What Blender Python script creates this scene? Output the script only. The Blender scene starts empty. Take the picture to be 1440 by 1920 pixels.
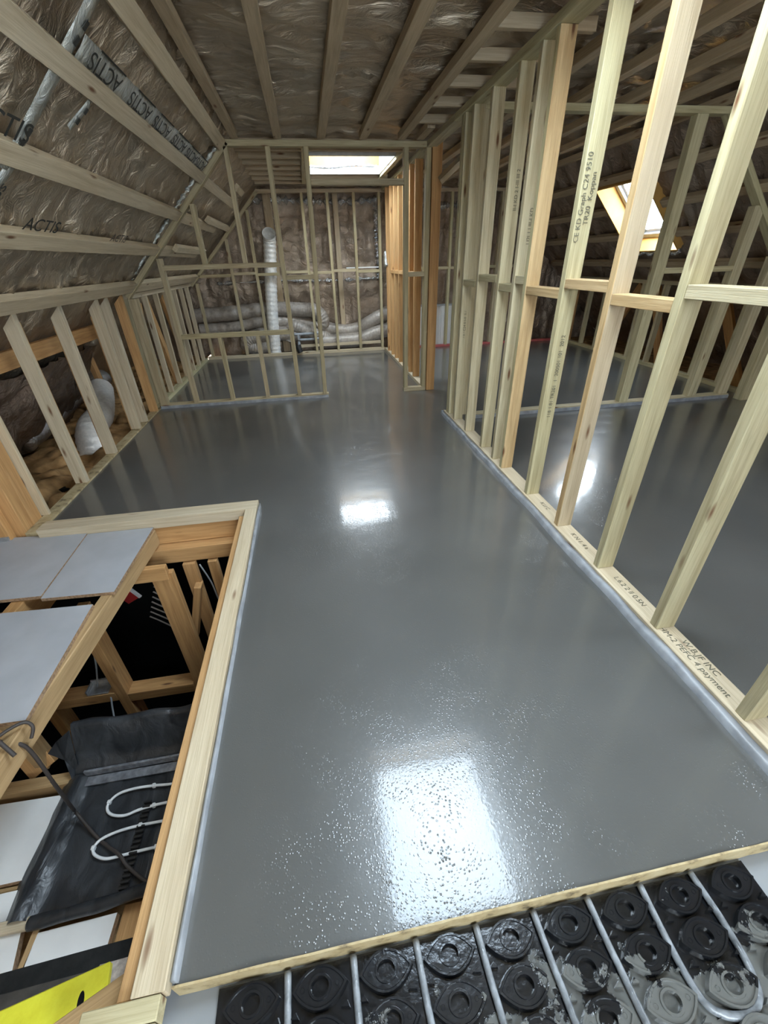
import bpy, bmesh, math, random
from mathutils import Vector, Matrix, noise
random.seed(7)
S = bpy.context.scene
C = S.collection
V = Vector

# ------------------------------------------------------------------ camera
cam = bpy.data.cameras.new('camera')
cam.sensor_fit = 'VERTICAL'; cam.sensor_height = 36.0
cam.lens = 770.705 * 36.0 / 1920.0
cam.clip_start = 0.02
co = bpy.data.objects.new('camera', cam); C.objects.link(co)
co.matrix_world = Matrix(((0.98589162, 0.10767005, -0.12815955, 0.0),
                          (-0.16546652, 0.51131687, -0.84331245, 0.0),
                          (-0.02526935, 0.8526208, 0.5219188, 1.4),
                          (0, 0, 0, 1)))
S.camera = co
# ------------------------------------------------------------------ view
S.view_settings.view_transform = 'Standard'
S.view_settings.look = 'None'
S.view_settings.gamma = 1.0
S.view_settings.use_curve_mapping = False
S.view_settings.exposure = 0.5
# ------------------------------------------------------------------ sky: bright overcast
w = bpy.data.worlds.new('sky'); S.world = w; w.use_nodes = True
nt = w.node_tree; nt.nodes.clear()
tc = nt.nodes.new('ShaderNodeTexCoord')
nz = nt.nodes.new('ShaderNodeTexNoise'); nz.inputs['Scale'].default_value = 2.0; nz.inputs['Detail'].default_value = 3
rp = nt.nodes.new('ShaderNodeValToRGB')
rp.color_ramp.elements[0].position = 0.35; rp.color_ramp.elements[0].color = (0.72, 0.85, 1.0, 1)
rp.color_ramp.elements[1].position = 0.65; rp.color_ramp.elements[1].color = (0.92, 0.96, 1.0, 1)
bg = nt.nodes.new('ShaderNodeBackground'); bg.inputs['Strength'].default_value = 24.0
ow = nt.nodes.new('ShaderNodeOutputWorld')
nt.links.new(tc.outputs['Generated'], nz.inputs['Vector'])
nt.links.new(nz.outputs['Fac'], rp.inputs['Fac'])
nt.links.new(rp.outputs['Color'], bg.inputs['Color'])
nt.links.new(bg.outputs['Background'], ow.inputs['Surface'])

def portal(name, loc, nrm, sx, sy):
    l = bpy.data.lights.new(name, 'AREA'); l.shape = 'RECTANGLE'; l.size = sx; l.size_y = sy
    l.cycles.is_portal = True
    o = bpy.data.objects.new(name, l); C.objects.link(o)
    o.location = loc
    o.rotation_euler = V(nrm).to_track_quat('-Z', 'Y').to_euler()
    return o

# skylight openings in the flat ceiling, the last one unseen and added for fill light: (x0, x1, y0, y1)
SKY = [(0.17, 1.14, 5.93, 7.02), (0.10, 1.12, 0.88, 2.05), (0.1, 1.2, -2.1, -1.2)]
CZ = 2.425          # foil level of the flat ceiling
SHZ = 0.25          # shaft height above it
for (a, b, c, d) in SKY:
    portal('skylight_daylight', ((a+b)/2, (c+d)/2, CZ+SHZ+0.03), (0, 0, -1), b-a, d-c)
# unseen gable window, added behind the camera for fill light: x range, z range
GX0, GX1, GZ0, GZ1 = 0.2, 1.8, 1.0, 2.1
portal('added_gable_window_daylight', ((GX0+GX1)/2, -2.45, (GZ0+GZ1)/2), (0, 1, 0), GX1-GX0, GZ1-GZ0)
RC = 5.82           # right slope: x + z = RC at batten faces
# window in the right slope: y range and z range on the plane
WY0, WY1, WZ0, WZ1 = 5.10, 5.95, 1.44, 2.09
NY0, NY1 = 0.1, 1.1   # second roof window, added out of view to bring in fill light
portal('added_slope_window_daylight', (RC-(WZ0+WZ1)/2+0.25, (NY0+NY1)/2, (WZ0+WZ1)/2+0.25), (-1, 0, -1), (WZ1-WZ0)*1.414, NY1-NY0)
wc = V((RC-(WZ0+WZ1)/2+0.25, (WY0+WY1)/2, (WZ0+WZ1)/2+0.25))
portal('slope_window_daylight', wc, (-1, 0, -1), (WZ1-WZ0)*1.414, WY1-WY0)

# ------------------------------------------------------------------ materials
def newmat(name):
    m = bpy.data.materials.new(name); m.use_nodes = True
    n = m.node_tree; b = n.nodes['Principled BSDF']
    return m, n, b
def node(n, t, **kw):
    x = n.nodes.new(t)
    for k, v in kw.items():
        if k in x.inputs: x.inputs[k].default_value = v
        else: setattr(x, k, v)
    return x
def ramp(n, fac, stops):
    r = n.nodes.new('ShaderNodeValToRGB'); el = r.color_ramp.elements
    while len(el) < len(stops): el.new(0.5)
    for e, (p, c) in zip(el, stops): e.position = p; e.color = (*c, 1)
    n.links.new(fac, r.inputs['Fac']); return r.outputs['Color']
def mix(n, fac, a, b, mode='MIX'):
    x = n.nodes.new('ShaderNodeMix'); x.data_type = 'RGBA'; x.blend_type = mode
    for s, i in ((fac, 0), (a, 6), (b, 7)):
        if isinstance(s, (int, float)): x.inputs[i].default_value = s
        elif isinstance(s, tuple): x.inputs[i].default_value = (*s, 1)
        else: n.links.new(s, x.inputs[i])
    return x.outputs[2]
def plain(name, col, rough=0.6, metal=0.0, spec=0.5, var=0.12, sc=14, bump=0.0):
    m, n, b = newmat(name)
    t = node(n, 'ShaderNodeTexCoord'); nzz = node(n, 'ShaderNodeTexNoise', Scale=sc, Detail=4.0)
    n.links.new(t.outputs['Object'], nzz.inputs['Vector'])
    lo = tuple(c*(1-var) for c in col); hi = tuple(min(1, c*(1+var)) for c in col)
    n.links.new(ramp(n, nzz.outputs['Fac'], [(0.3, lo), (0.7, hi)]), b.inputs['Base Color'])
    b.inputs['Roughness'].default_value = rough; b.inputs['Metallic'].default_value = metal
    b.inputs['Specular IOR Level'].default_value = spec
    if bump:
        bp = node(n, 'ShaderNodeBump', Strength=bump, Distance=0.01)
        n.links.new(nzz.outputs['Fac'], bp.inputs['Height']); n.links.new(bp.outputs['Normal'], b.inputs['Normal'])
    return m
def wood(name, lo, hi, tint, knot=(0.16, 0.07, 0.03)):
    m, n, b = newmat(name)
    t = node(n, 'ShaderNodeTexCoord'); oi = node(n, 'ShaderNodeObjectInfo')
    mul = node(n, 'ShaderNodeMath', operation='MULTIPLY'); mul.inputs[1].default_value = 37.0
    n.links.new(oi.outputs['Random'], mul.inputs[0])
    add = node(n, 'ShaderNodeVectorMath', operation='ADD')
    n.links.new(t.outputs['Object'], add.inputs[0]); n.links.new(mul.outputs[0], add.inputs[1])
    mp = node(n, 'ShaderNodeMapping'); mp.inputs['Scale'].default_value = (1.2, 22, 22)
    n.links.new(add.outputs[0], mp.inputs['Vector'])
    n1 = node(n, 'ShaderNodeTexNoise', Scale=1.6, Detail=5.0, Roughness=0.6, Distortion=0.6)
    n.links.new(mp.outputs[0], n1.inputs['Vector'])
    mp2 = node(n, 'ShaderNodeMapping'); mp2.inputs['Scale'].default_value = (6, 260, 260)
    n.links.new(add.outputs[0], mp2.inputs['Vector'])
    n2 = node(n, 'ShaderNodeTexNoise', Scale=1.0, Detail=2.0)
    n.links.new(mp2.outputs[0], n2.inputs['Vector'])
    c1 = ramp(n, n1.outputs['Fac'], [(0.30, lo), (0.62, hi)])
    c2 = mix(n, oi.outputs['Random'], c1, mix(n, 1.0, c1, tint, 'MULTIPLY'))
    g = ramp(n, n2.outputs['Fac'], [(0.3, (0.86, 0.84, 0.8)), (0.6, (1, 1, 1))])
    c3 = mix(n, 1.0, c2, g, 'MULTIPLY')
    mp3 = node(n, 'ShaderNodeMapping'); mp3.inputs['Scale'].default_value = (2.6, 11, 11)
    n.links.new(add.outputs[0], mp3.inputs['Vector'])
    vo = node(n, 'ShaderNodeTexVoronoi', Scale=1.0); n.links.new(mp3.outputs[0], vo.inputs['Vector'])
    k = ramp(n, vo.outputs['Distance'], [(0.05, (1, 1, 1)), (0.14, (0, 0, 0))])
    n.links.new(mix(n, k, c3, knot), b.inputs['Base Color'])
    b.inputs['Roughness'].default_value = 0.62
    b.inputs['Specular IOR Level'].default_value = 0.35
    bp = node(n, 'ShaderNodeBump', Strength=0.25, Distance=0.004)
    n.links.new(n2.outputs['Fac'], bp.inputs['Height']); n.links.new(bp.outputs['Normal'], b.inputs['Normal'])
    return m
PALE = wood('pale_treated_timber', (0.42, 0.345, 0.215), (0.62, 0.545, 0.37), (0.96, 1.0, 0.88))
CREAM = wood('cream_planed_timber', (0.50, 0.41, 0.28), (0.64, 0.55, 0.40), (1.0, 0.97, 0.92))
BROWN = wood('brown_batten_timber', (0.40, 0.31, 0.20), (0.55, 0.44, 0.30), (0.95, 0.93, 0.9))
ORANGE = wood('orange_pine_timber', (0.47, 0.26, 0.105), (0.66, 0.40, 0.18), (1.0, 0.94, 0.85))
SHADED = wood('shaded_frame_timber', (0.33, 0.26, 0.155), (0.52, 0.43, 0.28), (0.98, 1.0, 0.9))  # pale timber with the shade on the frame faces put into its colour
HONEY = wood('honey_timber', (0.44, 0.30, 0.15), (0.62, 0.46, 0.26), (1.0, 0.97, 0.9))
TAN = wood('tan_beam_timber', (0.38, 0.25, 0.12), (0.52, 0.36, 0.19), (1, 0.96, 0.9))

def foilmat(name, lo, hi, metal, rough, sy=1.0):
    m, n, b = newmat(name)
    t = node(n, 'ShaderNodeTexCoord')
    n0 = node(n, 'ShaderNodeTexNoise', Scale=2.2, Detail=6.0); n.links.new(t.outputs['Object'], n0.inputs['Vector'])
    n.links.new(ramp(n, n0.outputs['Fac'], [(0.3, lo), (0.7, hi)]), b.inputs['Base Color'])
    mp = node(n, 'ShaderNodeMapping'); mp.inputs['Scale'].default_value = (6, 16*sy, 9)
    n.links.new(t.outputs['Object'], mp.inputs['Vector'])
    n1 = node(n, 'ShaderNodeTexNoise', Scale=1.0, Detail=7.0, Roughness=0.6, Distortion=1.2)
    n.links.new(mp.outputs[0], n1.inputs['Vector'])
    bp = node(n, 'ShaderNodeBump', Strength=0.9, Distance=0.035)
    n.links.new(n1.outputs['Fac'], bp.inputs['Height']); n.links.new(bp.outputs['Normal'], b.inputs['Normal'])
    b.inputs['Metallic'].default_value = metal; b.inputs['Roughness'].default_value = rough
    return m
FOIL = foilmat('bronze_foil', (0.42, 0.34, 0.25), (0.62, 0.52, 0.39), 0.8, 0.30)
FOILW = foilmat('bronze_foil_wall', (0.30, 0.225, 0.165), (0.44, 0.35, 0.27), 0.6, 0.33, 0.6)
TAPE = foilmat('clear_silver_tape', (0.50, 0.52, 0.48), (0.72, 0.74, 0.70), 0.6, 0.25)
SILVER = foilmat('silver_joint_foil', (0.35, 0.35, 0.35), (0.9, 0.9, 0.9), 0.9, 0.2, 2.5)
DUCT = plain('white_duct_sleeve', (0.84, 0.82, 0.78), 0.35, 0.15, 0.5, 0.1, 40, 0.5)
DUCTG = plain('grey_brown_duct_sleeve', (0.40, 0.35, 0.30), 0.45, 0.2, 0.5, 0.18, 25, 0.6)
INK = plain('stamp_ink', (0.03, 0.03, 0.025), 0.7)
INKF = plain('faded_print_ink', (0.10, 0.085, 0.07), 0.7)
INKB = plain('brown_stamp_ink', (0.14, 0.13, 0.09), 0.8)
DPC = plain('grey_blue_edge_foam', (0.28, 0.295, 0.315), 0.4, 0, 0.5, 0.3, 12)
WHITE = plain('white_plasterboard', (0.80, 0.80, 0.78), 0.6, 0, 0.4, 0.05, 6)
BOARD = plain('grey_coated_board', (0.42, 0.43, 0.45), 0.5, 0, 0.5, 0.08, 5)
CHIP = plain('chipboard_edge', (0.34, 0.22, 0.13), 0.8, 0, 0.3, 0.4, 90)
BLACK = plain('black_shade_fill', (0.006, 0.006, 0.006), 0.9, 0, 0.2)  # black that stands for darkness in the storey below and the hand hole
BPLAST = plain('black_rubber', (0.02, 0.02, 0.02), 0.45, 0, 0.5)
RED = plain('red_paint', (0.45, 0.03, 0.03), 0.5)
PINK = plain('red_sole_seal', (0.50, 0.12, 0.11), 0.5)
GREYP = plain('grey_waste_pipe', (0.36, 0.38, 0.40), 0.35)
STEEL = plain('galvanised_steel', (0.62, 0.63, 0.64), 0.35, 0.8, 0.5, 0.2, 30)
PEX = plain('white_heating_pipe', (0.80, 0.82, 0.82), 0.3)
WOOL = plain('mineral_wool', (0.34, 0.20, 0.085), 0.95, 0, 0.2, 0.5, 9, 1.0)
PLY = plain('orange_plywood_reveal', (0.52, 0.29, 0.075), 0.6, 0, 0.4, 0.15, 6)
WFRAME = plain('white_reveal_lining', (0.62, 0.63, 0.64), 0.45)
GFRAME = plain('grey_window_frame', (0.42, 0.45, 0.48), 0.4)

def screedmat():
    m, n, b = newmat('wet_screed')
    t = node(n, 'ShaderNodeTexCoord'); P = t.outputs['Object']
    a = node(n, 'ShaderNodeTexNoise', Scale=1.1, Detail=3.0); n.links.new(P, a.inputs['Vector'])
    c = ramp(n, a.outputs['Fac'], [(0.3, (0.084, 0.084, 0.079)), (0.7, (0.112, 0.112, 0.106))])
    v = node(n, 'ShaderNodeTexVoronoi', Scale=75.0); n.links.new(P, v.inputs['Vector'])
    sp = ramp(n, v.outputs['Distance'], [(0.055, (1, 1, 1)), (0.085, (0, 0, 0))])
    gate = node(n, 'ShaderNodeTexNoise', Scale=23.0, Detail=1.0); n.links.new(P, gate.inputs['Vector'])
    gt = ramp(n, gate.outputs['Fac'], [(0.52, (0, 0, 0)), (0.60, (0.55, 0.55, 0.55))])
    spg = mix(n, 1.0, sp, gt, 'MULTIPLY')
    n.links.new(mix(n, spg, c, (0.28, 0.29, 0.28)), b.inputs['Base Color'])
    r = node(n, 'ShaderNodeTexNoise', Scale=3.0, Detail=3.0); n.links.new(P, r.inputs['Vector'])
    mr = node(n, 'ShaderNodeMapRange'); mr.inputs['To Min'].default_value = 0.045; mr.inputs['To Max'].default_value = 0.09
    n.links.new(r.outputs['Fac'], mr.inputs['Value']); n.links.new(mr.outputs[0], b.inputs['Coat Roughness']); b.inputs['Roughness'].default_value = 0.30
    b.inputs['IOR'].default_value = 1.45
    b.inputs['Specular IOR Level'].default_value = 0.5
    b.inputs['Coat Weight'].default_value = 0.9; b.inputs['Coat IOR'].default_value = 1.4
    f1 = node(n, 'ShaderNodeTexNoise', Scale=95.0, Detail=2.0, Roughness=0.5); n.links.new(P, f1.inputs['Vector'])
    f2 = node(n, 'ShaderNodeTexVoronoi', Scale=110.0); n.links.new(P, f2.inputs['Vector'])
    f2r = ramp(n, f2.outputs['Distance'], [(0.0, (0, 0, 0)), (0.25, (1, 1, 1))])
    hm = mix(n, 0.35, f1.outputs['Fac'], f2r)
    b0 = node(n, 'ShaderNodeBump', Strength=0.38, Distance=0.0006); n.links.new(hm, b0.inputs['Height'])
    vb = node(n, 'ShaderNodeTexVoronoi', Scale=120.0); n.links.new(P, vb.inputs['Vector'])
    bub = ramp(n, vb.outputs['Distance'], [(0.0, (1, 1, 1)), (0.36, (0, 0, 0))])
    gb_ = node(n, 'ShaderNodeTexNoise', Scale=7.0, Detail=3.0); n.links.new(P, gb_.inputs['Vector'])
    bubg = mix(n, 1.0, bub, ramp(n, gb_.outputs['Fac'], [(0.36, (0, 0, 0)), (0.68, (1, 1, 1))]), 'MULTIPLY')
    b1 = node(n, 'ShaderNodeBump', Strength=0.6, Distance=0.0011); n.links.new(bubg, b1.inputs['Height']); n.links.new(b0.outputs['Normal'], b1.inputs['Normal'])
    f3 = node(n, 'ShaderNodeTexNoise', Scale=4.0, Detail=2.0); n.links.new(P, f3.inputs['Vector'])
    b2 = node(n, 'ShaderNodeBump', Strength=0.10, Distance=0.01); n.links.new(f3.outputs['Fac'], b2.inputs['Height'])
    n.links.new(b1.outputs['Normal'], b2.inputs['Normal']); n.links.new(b2.outputs['Normal'], b.inputs['Normal']); n.links.new(b2.outputs['Normal'], b.inputs['Coat Normal'])
    return m
SCREED = screedmat()

def panelmat():
    m, n, b = newmat('black_plastic_splashed_with_screed')
    t = node(n, 'ShaderNodeTexCoord'); g = node(n, 'ShaderNodeNewGeometry')
    P = g.outputs['Position']
    a = node(n, 'ShaderNodeTexNoise', Scale=9.0, Detail=6.0, Roughness=0.6); n.links.new(P, a.inputs['Vector'])
    sx = node(n, 'ShaderNodeSeparateXYZ'); n.links.new(P, sx.inputs[0])
    # splashes lie thicker towards the puddle, well away from the lath
    mx = node(n, 'ShaderNodeMapRange'); mx.inputs['From Min'].default_value = 0.30; mx.inputs['From Max'].default_value = 0.05
    mx.inputs['To Min'].default_value = -0.18; mx.inputs['To Max'].default_value = 0.16
    n.links.new(sx.outputs['Y'], mx.inputs['Value'])
    ad = node(n, 'ShaderNodeMath', operation='ADD'); n.links.new(a.outputs['Fac'], ad.inputs[0]); n.links.new(mx.outputs[0], ad.inputs[1])
    k = ramp(n, ad.outputs[0], [(0.545, (0, 0, 0)), (0.565, (1, 1, 1))])
    n.links.new(mix(n, k, (0.010, 0.011, 0.013), (0.12, 0.122, 0.115)), b.inputs['Base Color'])
    b.inputs['Roughness'].default_value = 0.16
    f = node(n, 'ShaderNodeTexNoise', Scale=60.0, Detail=3.0); n.links.new(P, f.inputs['Vector'])
    hh = mix(n, 0.5, f.outputs['Fac'], k)
    bp = node(n, 'ShaderNodeBump', Strength=0.5, Distance=0.003); n.links.new(hh, bp.inputs['Height'])
    n.links.new(bp.outputs['Normal'], b.inputs['Normal'])
    return m
PANEL = panelmat()
def membmat():
    m, n, b = newmat('black_polythene')
    t = node(n, 'ShaderNodeTexCoord')
    mp = node(n, 'ShaderNodeMapping'); mp.inputs['Scale'].default_value = (9, 4, 6); mp.inputs['Rotation'].default_value = (0, 0, 0.4)
    n.links.new(t.outputs['Object'], mp.inputs['Vector'])
    a = node(n, 'ShaderNodeTexNoise', Scale=1.4, Detail=6.0, Distortion=0.8); n.links.new(mp.outputs[0], a.inputs['Vector'])
    n.links.new(ramp(n, a.outputs['Fac'], [(0.35, (0.018, 0.02, 0.023)), (0.72, (0.055, 0.06, 0.066))]), b.inputs['Base Color'])
    b.inputs['Roughness'].default_value = 0.33
    bp = node(n, 'ShaderNodeBump', Strength=0.6, Distance=0.02); n.links.new(a.outputs['Fac'], bp.inputs['Height'])
    n.links.new(bp.outputs['Normal'], b.inputs['Normal'])
    return m
MEMB = membmat()
def yellowmat():
    m, n, b = newmat('scuffed_yellow_paint')
    t = node(n, 'ShaderNodeTexCoord')
    a = node(n, 'ShaderNodeTexNoise', Scale=24.0, Detail=6.0, Roughness=0.7); n.links.new(t.outputs['Object'], a.inputs['Vector'])
    n.links.new(ramp(n, a.outputs['Fac'], [(0.28, (0.12, 0.12, 0.03)), (0.36, (0.62, 0.58, 0.03)), (0.7, (0.72, 0.70, 0.05))]), b.inputs['Base Color'])
    b.inputs['Roughness'].default_value = 0.45
    return m
YELLOW = yellowmat()
def stainmat():
    m, n, b = newmat('screed_stained_plate')
    t = node(n, 'ShaderNodeTexCoord')
    a = node(n, 'ShaderNodeTexNoise', Scale=16.0, Detail=6.0, Roughness=0.65); n.links.new(t.outputs['Object'], a.inputs['Vector'])
    n.links.new(ramp(n, a.outputs['Fac'], [(0.32, (0.12, 0.09, 0.05)), (0.46, (0.44, 0.34, 0.18)), (0.7, (0.55, 0.46, 0.28))]), b.inputs['Base Color'])
    b.inputs['Roughness'].default_value = 0.7
    return m
STAIN = stainmat()
GLASS, gn, gb = newmat('window_glass')
gn.nodes.remove(gb)
gt_ = gn.nodes.new('ShaderNodeBsdfTransparent'); gt_.inputs['Color'].default_value = (0.93, 0.96, 0.97, 1)
gg = gn.nodes.new('ShaderNodeBsdfGlossy'); gg.inputs['Roughness'].default_value = 0.02
gf = gn.nodes.new('ShaderNodeFresnel'); gf.inputs['IOR'].default_value = 1.45
gm = gn.nodes.new('ShaderNodeMixShader')
gn.nodes.remove(gf); gm.inputs[0].default_value = 0.06; gn.links.new(gt_.outputs[0], gm.inputs[1]); gn.links.new(gg.outputs[0], gm.inputs[2])
gn.links.new(gm.outputs[0], gn.nodes['Material Output'].inputs['Surface'])

# ------------------------------------------------------------------ helpers
LABELS = set()
def tag(o, label, cat, group=None):
    o['label'] = label; o['category'] = cat
    if group: o['group'] = group
    return o
def thing(name, loc, label, cat, group=None):
    o = bpy.data.objects.new(name, None); C.objects.link(o); o.location = loc
    o.empty_display_size = 0.05
    return tag(o, label, cat, group)
def wloc(o):
    p = V((0, 0, 0))
    while o: p += o.location; o = o.parent
    return p
def link(name, me, mat, parent=None, mw=Matrix.Identity(4)):
    o = bpy.data.objects.new(name, me); C.objects.link(o)
    for mm in (mat if isinstance(mat, (list, tuple)) else [mat]): me.materials.append(mm)
    if parent is not None:
        o.parent = parent
        # every parent chain is translation or a lumber matrix; use the stored world matrix
        o.matrix_local = WM[parent.name].inverted() @ mw
    else:
        o.matrix_world = mw; o.matrix_basis = mw
    WM[o.name] = mw.copy()
    return o
WM = {}
def T(name, loc, label, cat, group=None):
    o = thing(name, loc, label, cat, group); WM[o.name] = Matrix.Translation(V(loc)); return o
def struct(o):
    o['kind'] = 'structure'; return o
def boxbm(lx, ly, lz, bev=0.0):
    bm = bmesh.new(); bmesh.ops.create_cube(bm, size=1.0)
    bmesh.ops.scale(bm, vec=(lx, ly, lz), verts=bm.verts)
    if bev: bmesh.ops.bevel(bm, geom=bm.edges[:], offset=bev, segments=1, affect='EDGES')
    return bm
def tomesh(bm, name='mesh', smooth=False):
    me = bpy.data.meshes.new(name); bmesh.ops.recalc_face_normals(bm, faces=bm.faces); bm.to_mesh(me); bm.free()
    if smooth:
        for p in me.polygons: p.use_smooth = True
    return me
def lumber(name, p0, p1, w_, h_, mat, parent=None, side=None, bev=0.002, cut=None):
    """a sawn timber from p0 to p1 (centre line); w_ across `side`, h_ across the third axis"""
    p0, p1 = V(p0), V(p1); d = p1-p0; L = d.length; x = d.normalized()
    if side is None: side = V((1, 0, 0)) if abs(x.x) < 0.9 else V((0, 1, 0))
    side = V(side); y = (side - x*side.dot(x)).normalized(); z = x.cross(y)
    R = Matrix((x, y, z)).transposed().to_4x4()
    bm = boxbm(L, w_, h_, bev)
    if cut:   # cut = (end sign, shear of the end across the w axis)
        for v in bm.verts:
            if v.co.x*cut[0] > 0: v.co.x += cut[1]*v.co.y
    mw = Matrix.Translation((p0+p1)/2) @ R
    return link(name, tomesh(bm), mat, parent, mw)
def slab(name, x0, x1, y0, y1, z0, z1, mat, parent=None, bev=0.0):
    """an axis aligned board whose object x axis runs along its longest side"""
    dx, dy, dz = x1-x0, y1-y0, z1-z0
    c = V(((x0+x1)/2, (y0+y1)/2, (z0+z1)/2))
    if dx >= dy and dx >= dz: return lumber(name, (x0, c.y, c.z), (x1, c.y, c.z), dy, dz, mat, parent, (0, 1, 0), bev)
    if dy >= dz: return lumber(name, (c.x, y0, c.z), (c.x, y1, c.z), dx, dz, mat, parent, (1, 0, 0), bev)
    return lumber(name, (c.x, c.y, z0), (c.x, c.y, z1), dx, dy, mat, parent, (1, 0, 0), bev)
def prism(name, pts, zt, th, mat, parent=None, edge=None):
    c = V((sum(p[0] for p in pts)/len(pts), sum(p[1] for p in pts)/len(pts), zt))
    bm = bmesh.new()
    top = [bm.verts.new((p[0]-c.x, p[1]-c.y, 0)) for p in pts]; bot = [bm.verts.new((p[0]-c.x, p[1]-c.y, -th)) for p in pts]
    bm.faces.new(top); bm.faces.new(bot[::-1])
    n_ = len(pts)
    for i in range(n_):
        f = bm.faces.new((top[i], bot[i], bot[(i+1) % n_], top[(i+1) % n_])); f.material_index = 1 if edge else 0
    return link(name, tomesh(bm), [mat, edge] if edge else mat, parent, Matrix.Translation(c))
def tubebm(pts, r, seg=10, ridge=0.0, per=0.05, cap=True):
    pts = [V(p) for p in pts]; bm = bmesh.new(); rings = []; up = V((0, 0, 1)); s = 0
    for i, p in enumerate(pts):
        t = (pts[min(i+1, len(pts)-1)]-pts[max(i-1, 0)]).normalized()
        a = t.cross(up)
        if a.length < 0.05: a = t.cross(V((0, 1, 0)))
        a.normalize(); b = t.cross(a).normalized(); up = b.cross(t) if False else up
        if i: s += (pts[i]-pts[i-1]).length
        rr = r*(1+ridge*math.sin(s/per*2*math.pi)+ridge*0.8*noise.noise(p*14))
        rings.append([bm.verts.new(p+(a*math.cos(q*2*math.pi/seg)+b*math.sin(q*2*math.pi/seg))*rr) for q in range(seg)])
    for i in range(len(rings)-1):
        for q in range(seg): bm.faces.new((rings[i][q], rings[i][(q+1) % seg], rings[i+1][(q+1) % seg], rings[i+1][q]))
    if cap: bm.faces.new(rings[0][::-1]); bm.faces.new(rings[-1])
    return bm
def spline(ctrl, n=12):
    c = [V(p) for p in ctrl]; out = []
    for i in range(len(c)-1):
        p0, p1, p2, p3 = c[max(i-1, 0)], c[i], c[i+1], c[min(i+2, len(c)-1)]
        for k in range(n):
            t = k/n
            out.append(0.5*((2*p1)+(p2-p0)*t+(2*p0-5*p1+4*p2-p3)*t*t+(3*p1-p0-3*p2+p3)*t*t*t))
    out.append(c[-1]); return out
def tube(name, ctrl, r, mat, parent=None, n=12, seg=10, ridge=0, per=0.05, cap=True):
    pts = spline(ctrl, n); c = V(ctrl[0])
    bm = tubebm([p-c for p in pts], r, seg, ridge, per, cap)
    return link(name, tomesh(bm, smooth=True), mat, parent, Matrix.Translation(c))
def text(name, s, size, origin, xdir, ydir, mat, parent, off=0.0015, sx=1.0):
    cu = bpy.data.curves.new('lettering', 'FONT'); cu.body = s; cu.size = size; cu.align_x = 'CENTER'; cu.align_y = 'CENTER'
    cu.extrude = 0.0003
    tmp = bpy.data.objects.new('lettering', cu); C.objects.link(tmp)
    bpy.context.view_layer.update()
    me = bpy.data.meshes.new_from_object(tmp.evaluated_get(bpy.context.evaluated_depsgraph_get()))
    bpy.data.objects.remove(tmp); me.materials.clear()
    x = V(xdir).normalized(); y = V(ydir); y = (y-x*y.dot(x)).normalized(); z = x.cross(y)
    M = Matrix.Translation(V(origin)+z*off) @ Matrix((x, y, z)).transposed().to_4x4() @ Matrix.Diagonal((sx, 1, 1, 1))
    me.transform(Matrix.Diagonal((sx, 1, 1, 1)))
    M = Matrix.Translation(V(origin)+z*off) @ Matrix((x, y, z)).transposed().to_4x4()
    return link(name, me, mat, parent, M)

def frange(a, b, st):
    n_ = max(1, round((b-a)/st)); return [a+(b-a)*i/n_ for i in range(n_+1)]
def sheet(name, org, ud, vd, nd, us, vs, mat, disp, holes=(), kind=True):
    """crinkled foil: grid over us x vs, pushed along nd by disp(u, v); hole rectangles are left open"""
    us = sorted(set(round(u, 4) for u in us) | {h for q in holes for h in q[:2]})
    vs = sorted(set(round(v, 4) for v in vs) | {h for q in holes for h in q[2:]})
    org, ud, vd, nd = V(org), V(ud), V(vd), V(nd)
    bm = bmesh.new(); g = [[bm.verts.new(ud*u+vd*v+nd*disp(u, v)) for v in vs] for u in us]
    for i in range(len(us)-1):
        for j in range(len(vs)-1):
            cu_, cv = (us[i]+us[i+1])/2, (vs[j]+vs[j+1])/2
            if any(h[0] < cu_ < h[1] and h[2] < cv < h[3] for h in holes): continue
            bm.faces.new((g[i][j], g[i+1][j], g[i+1][j+1], g[i][j+1]))
    me = tomesh(bm, smooth=True)
    o = link(name, me, mat, None, Matrix.Translation(org))
    if kind: struct(o)
    return o
def ridged(p): return 1-abs(noise.noise(p))*2
def crinkle(seed, fu, fv, amp):
    def f(u, v):
        a = noise.noise(V((u*fu*0.6, v*fv*0.35, seed)))
        wv = 0.35*noise.noise(V((u*1.3, v*1.3, seed+9)))
        r1 = ridged(V(((u+wv)*fu, (v+wv)*fv, seed+3)))**3
        r2 = ridged(V((u*fu*2.3, v*fv*2.1+wv, seed+5)))**3
        r3 = ridged(V((u*fu*0.8+wv, v*fv*0.55+0.6*wv, seed+8)))**6
        return -amp*(0.8*a+1.0*r1+0.4*r2+1.6*r3-0.8)
    return f

# ================================================================== THE SHELL
# screed floor: an L with the stairwell notch
FL = [(-0.465, 0.318), (1.30, 0.318), (1.30, -0.6), (4.75, -0.6), (4.75, 7.95), (-1.81, 7.95), (-1.81, 2.50), (-0.465, 2.50)]
bm = bmesh.new()
xs = sorted(set(p[0] for p in FL)); ys = sorted(set(p[1] for p in FL))
def inL(x, y):
    if x < -0.465: return 2.50 < y
    if x < 1.30: return y > 0.318
    return True
vmap = {}
def gv(x, y, z=0):
    k_ = (round(x, 4), round(y, 4), z)
    if k_ not in vmap: vmap[k_] = bm.verts.new((x, y, z))
    return vmap[k_]
for i in range(len(xs)-1):
    for j in range(len(ys)-1):
        if inL((xs[i]+xs[i+1])/2, (ys[j]+ys[j+1])/2):
            for z in (0, -0.06):
                bm.faces.new([gv(xs[i], ys[j], z), gv(xs[i+1], ys[j], z), gv(xs[i+1], ys[j+1], z), gv(xs[i], ys[j+1], z)])
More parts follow.
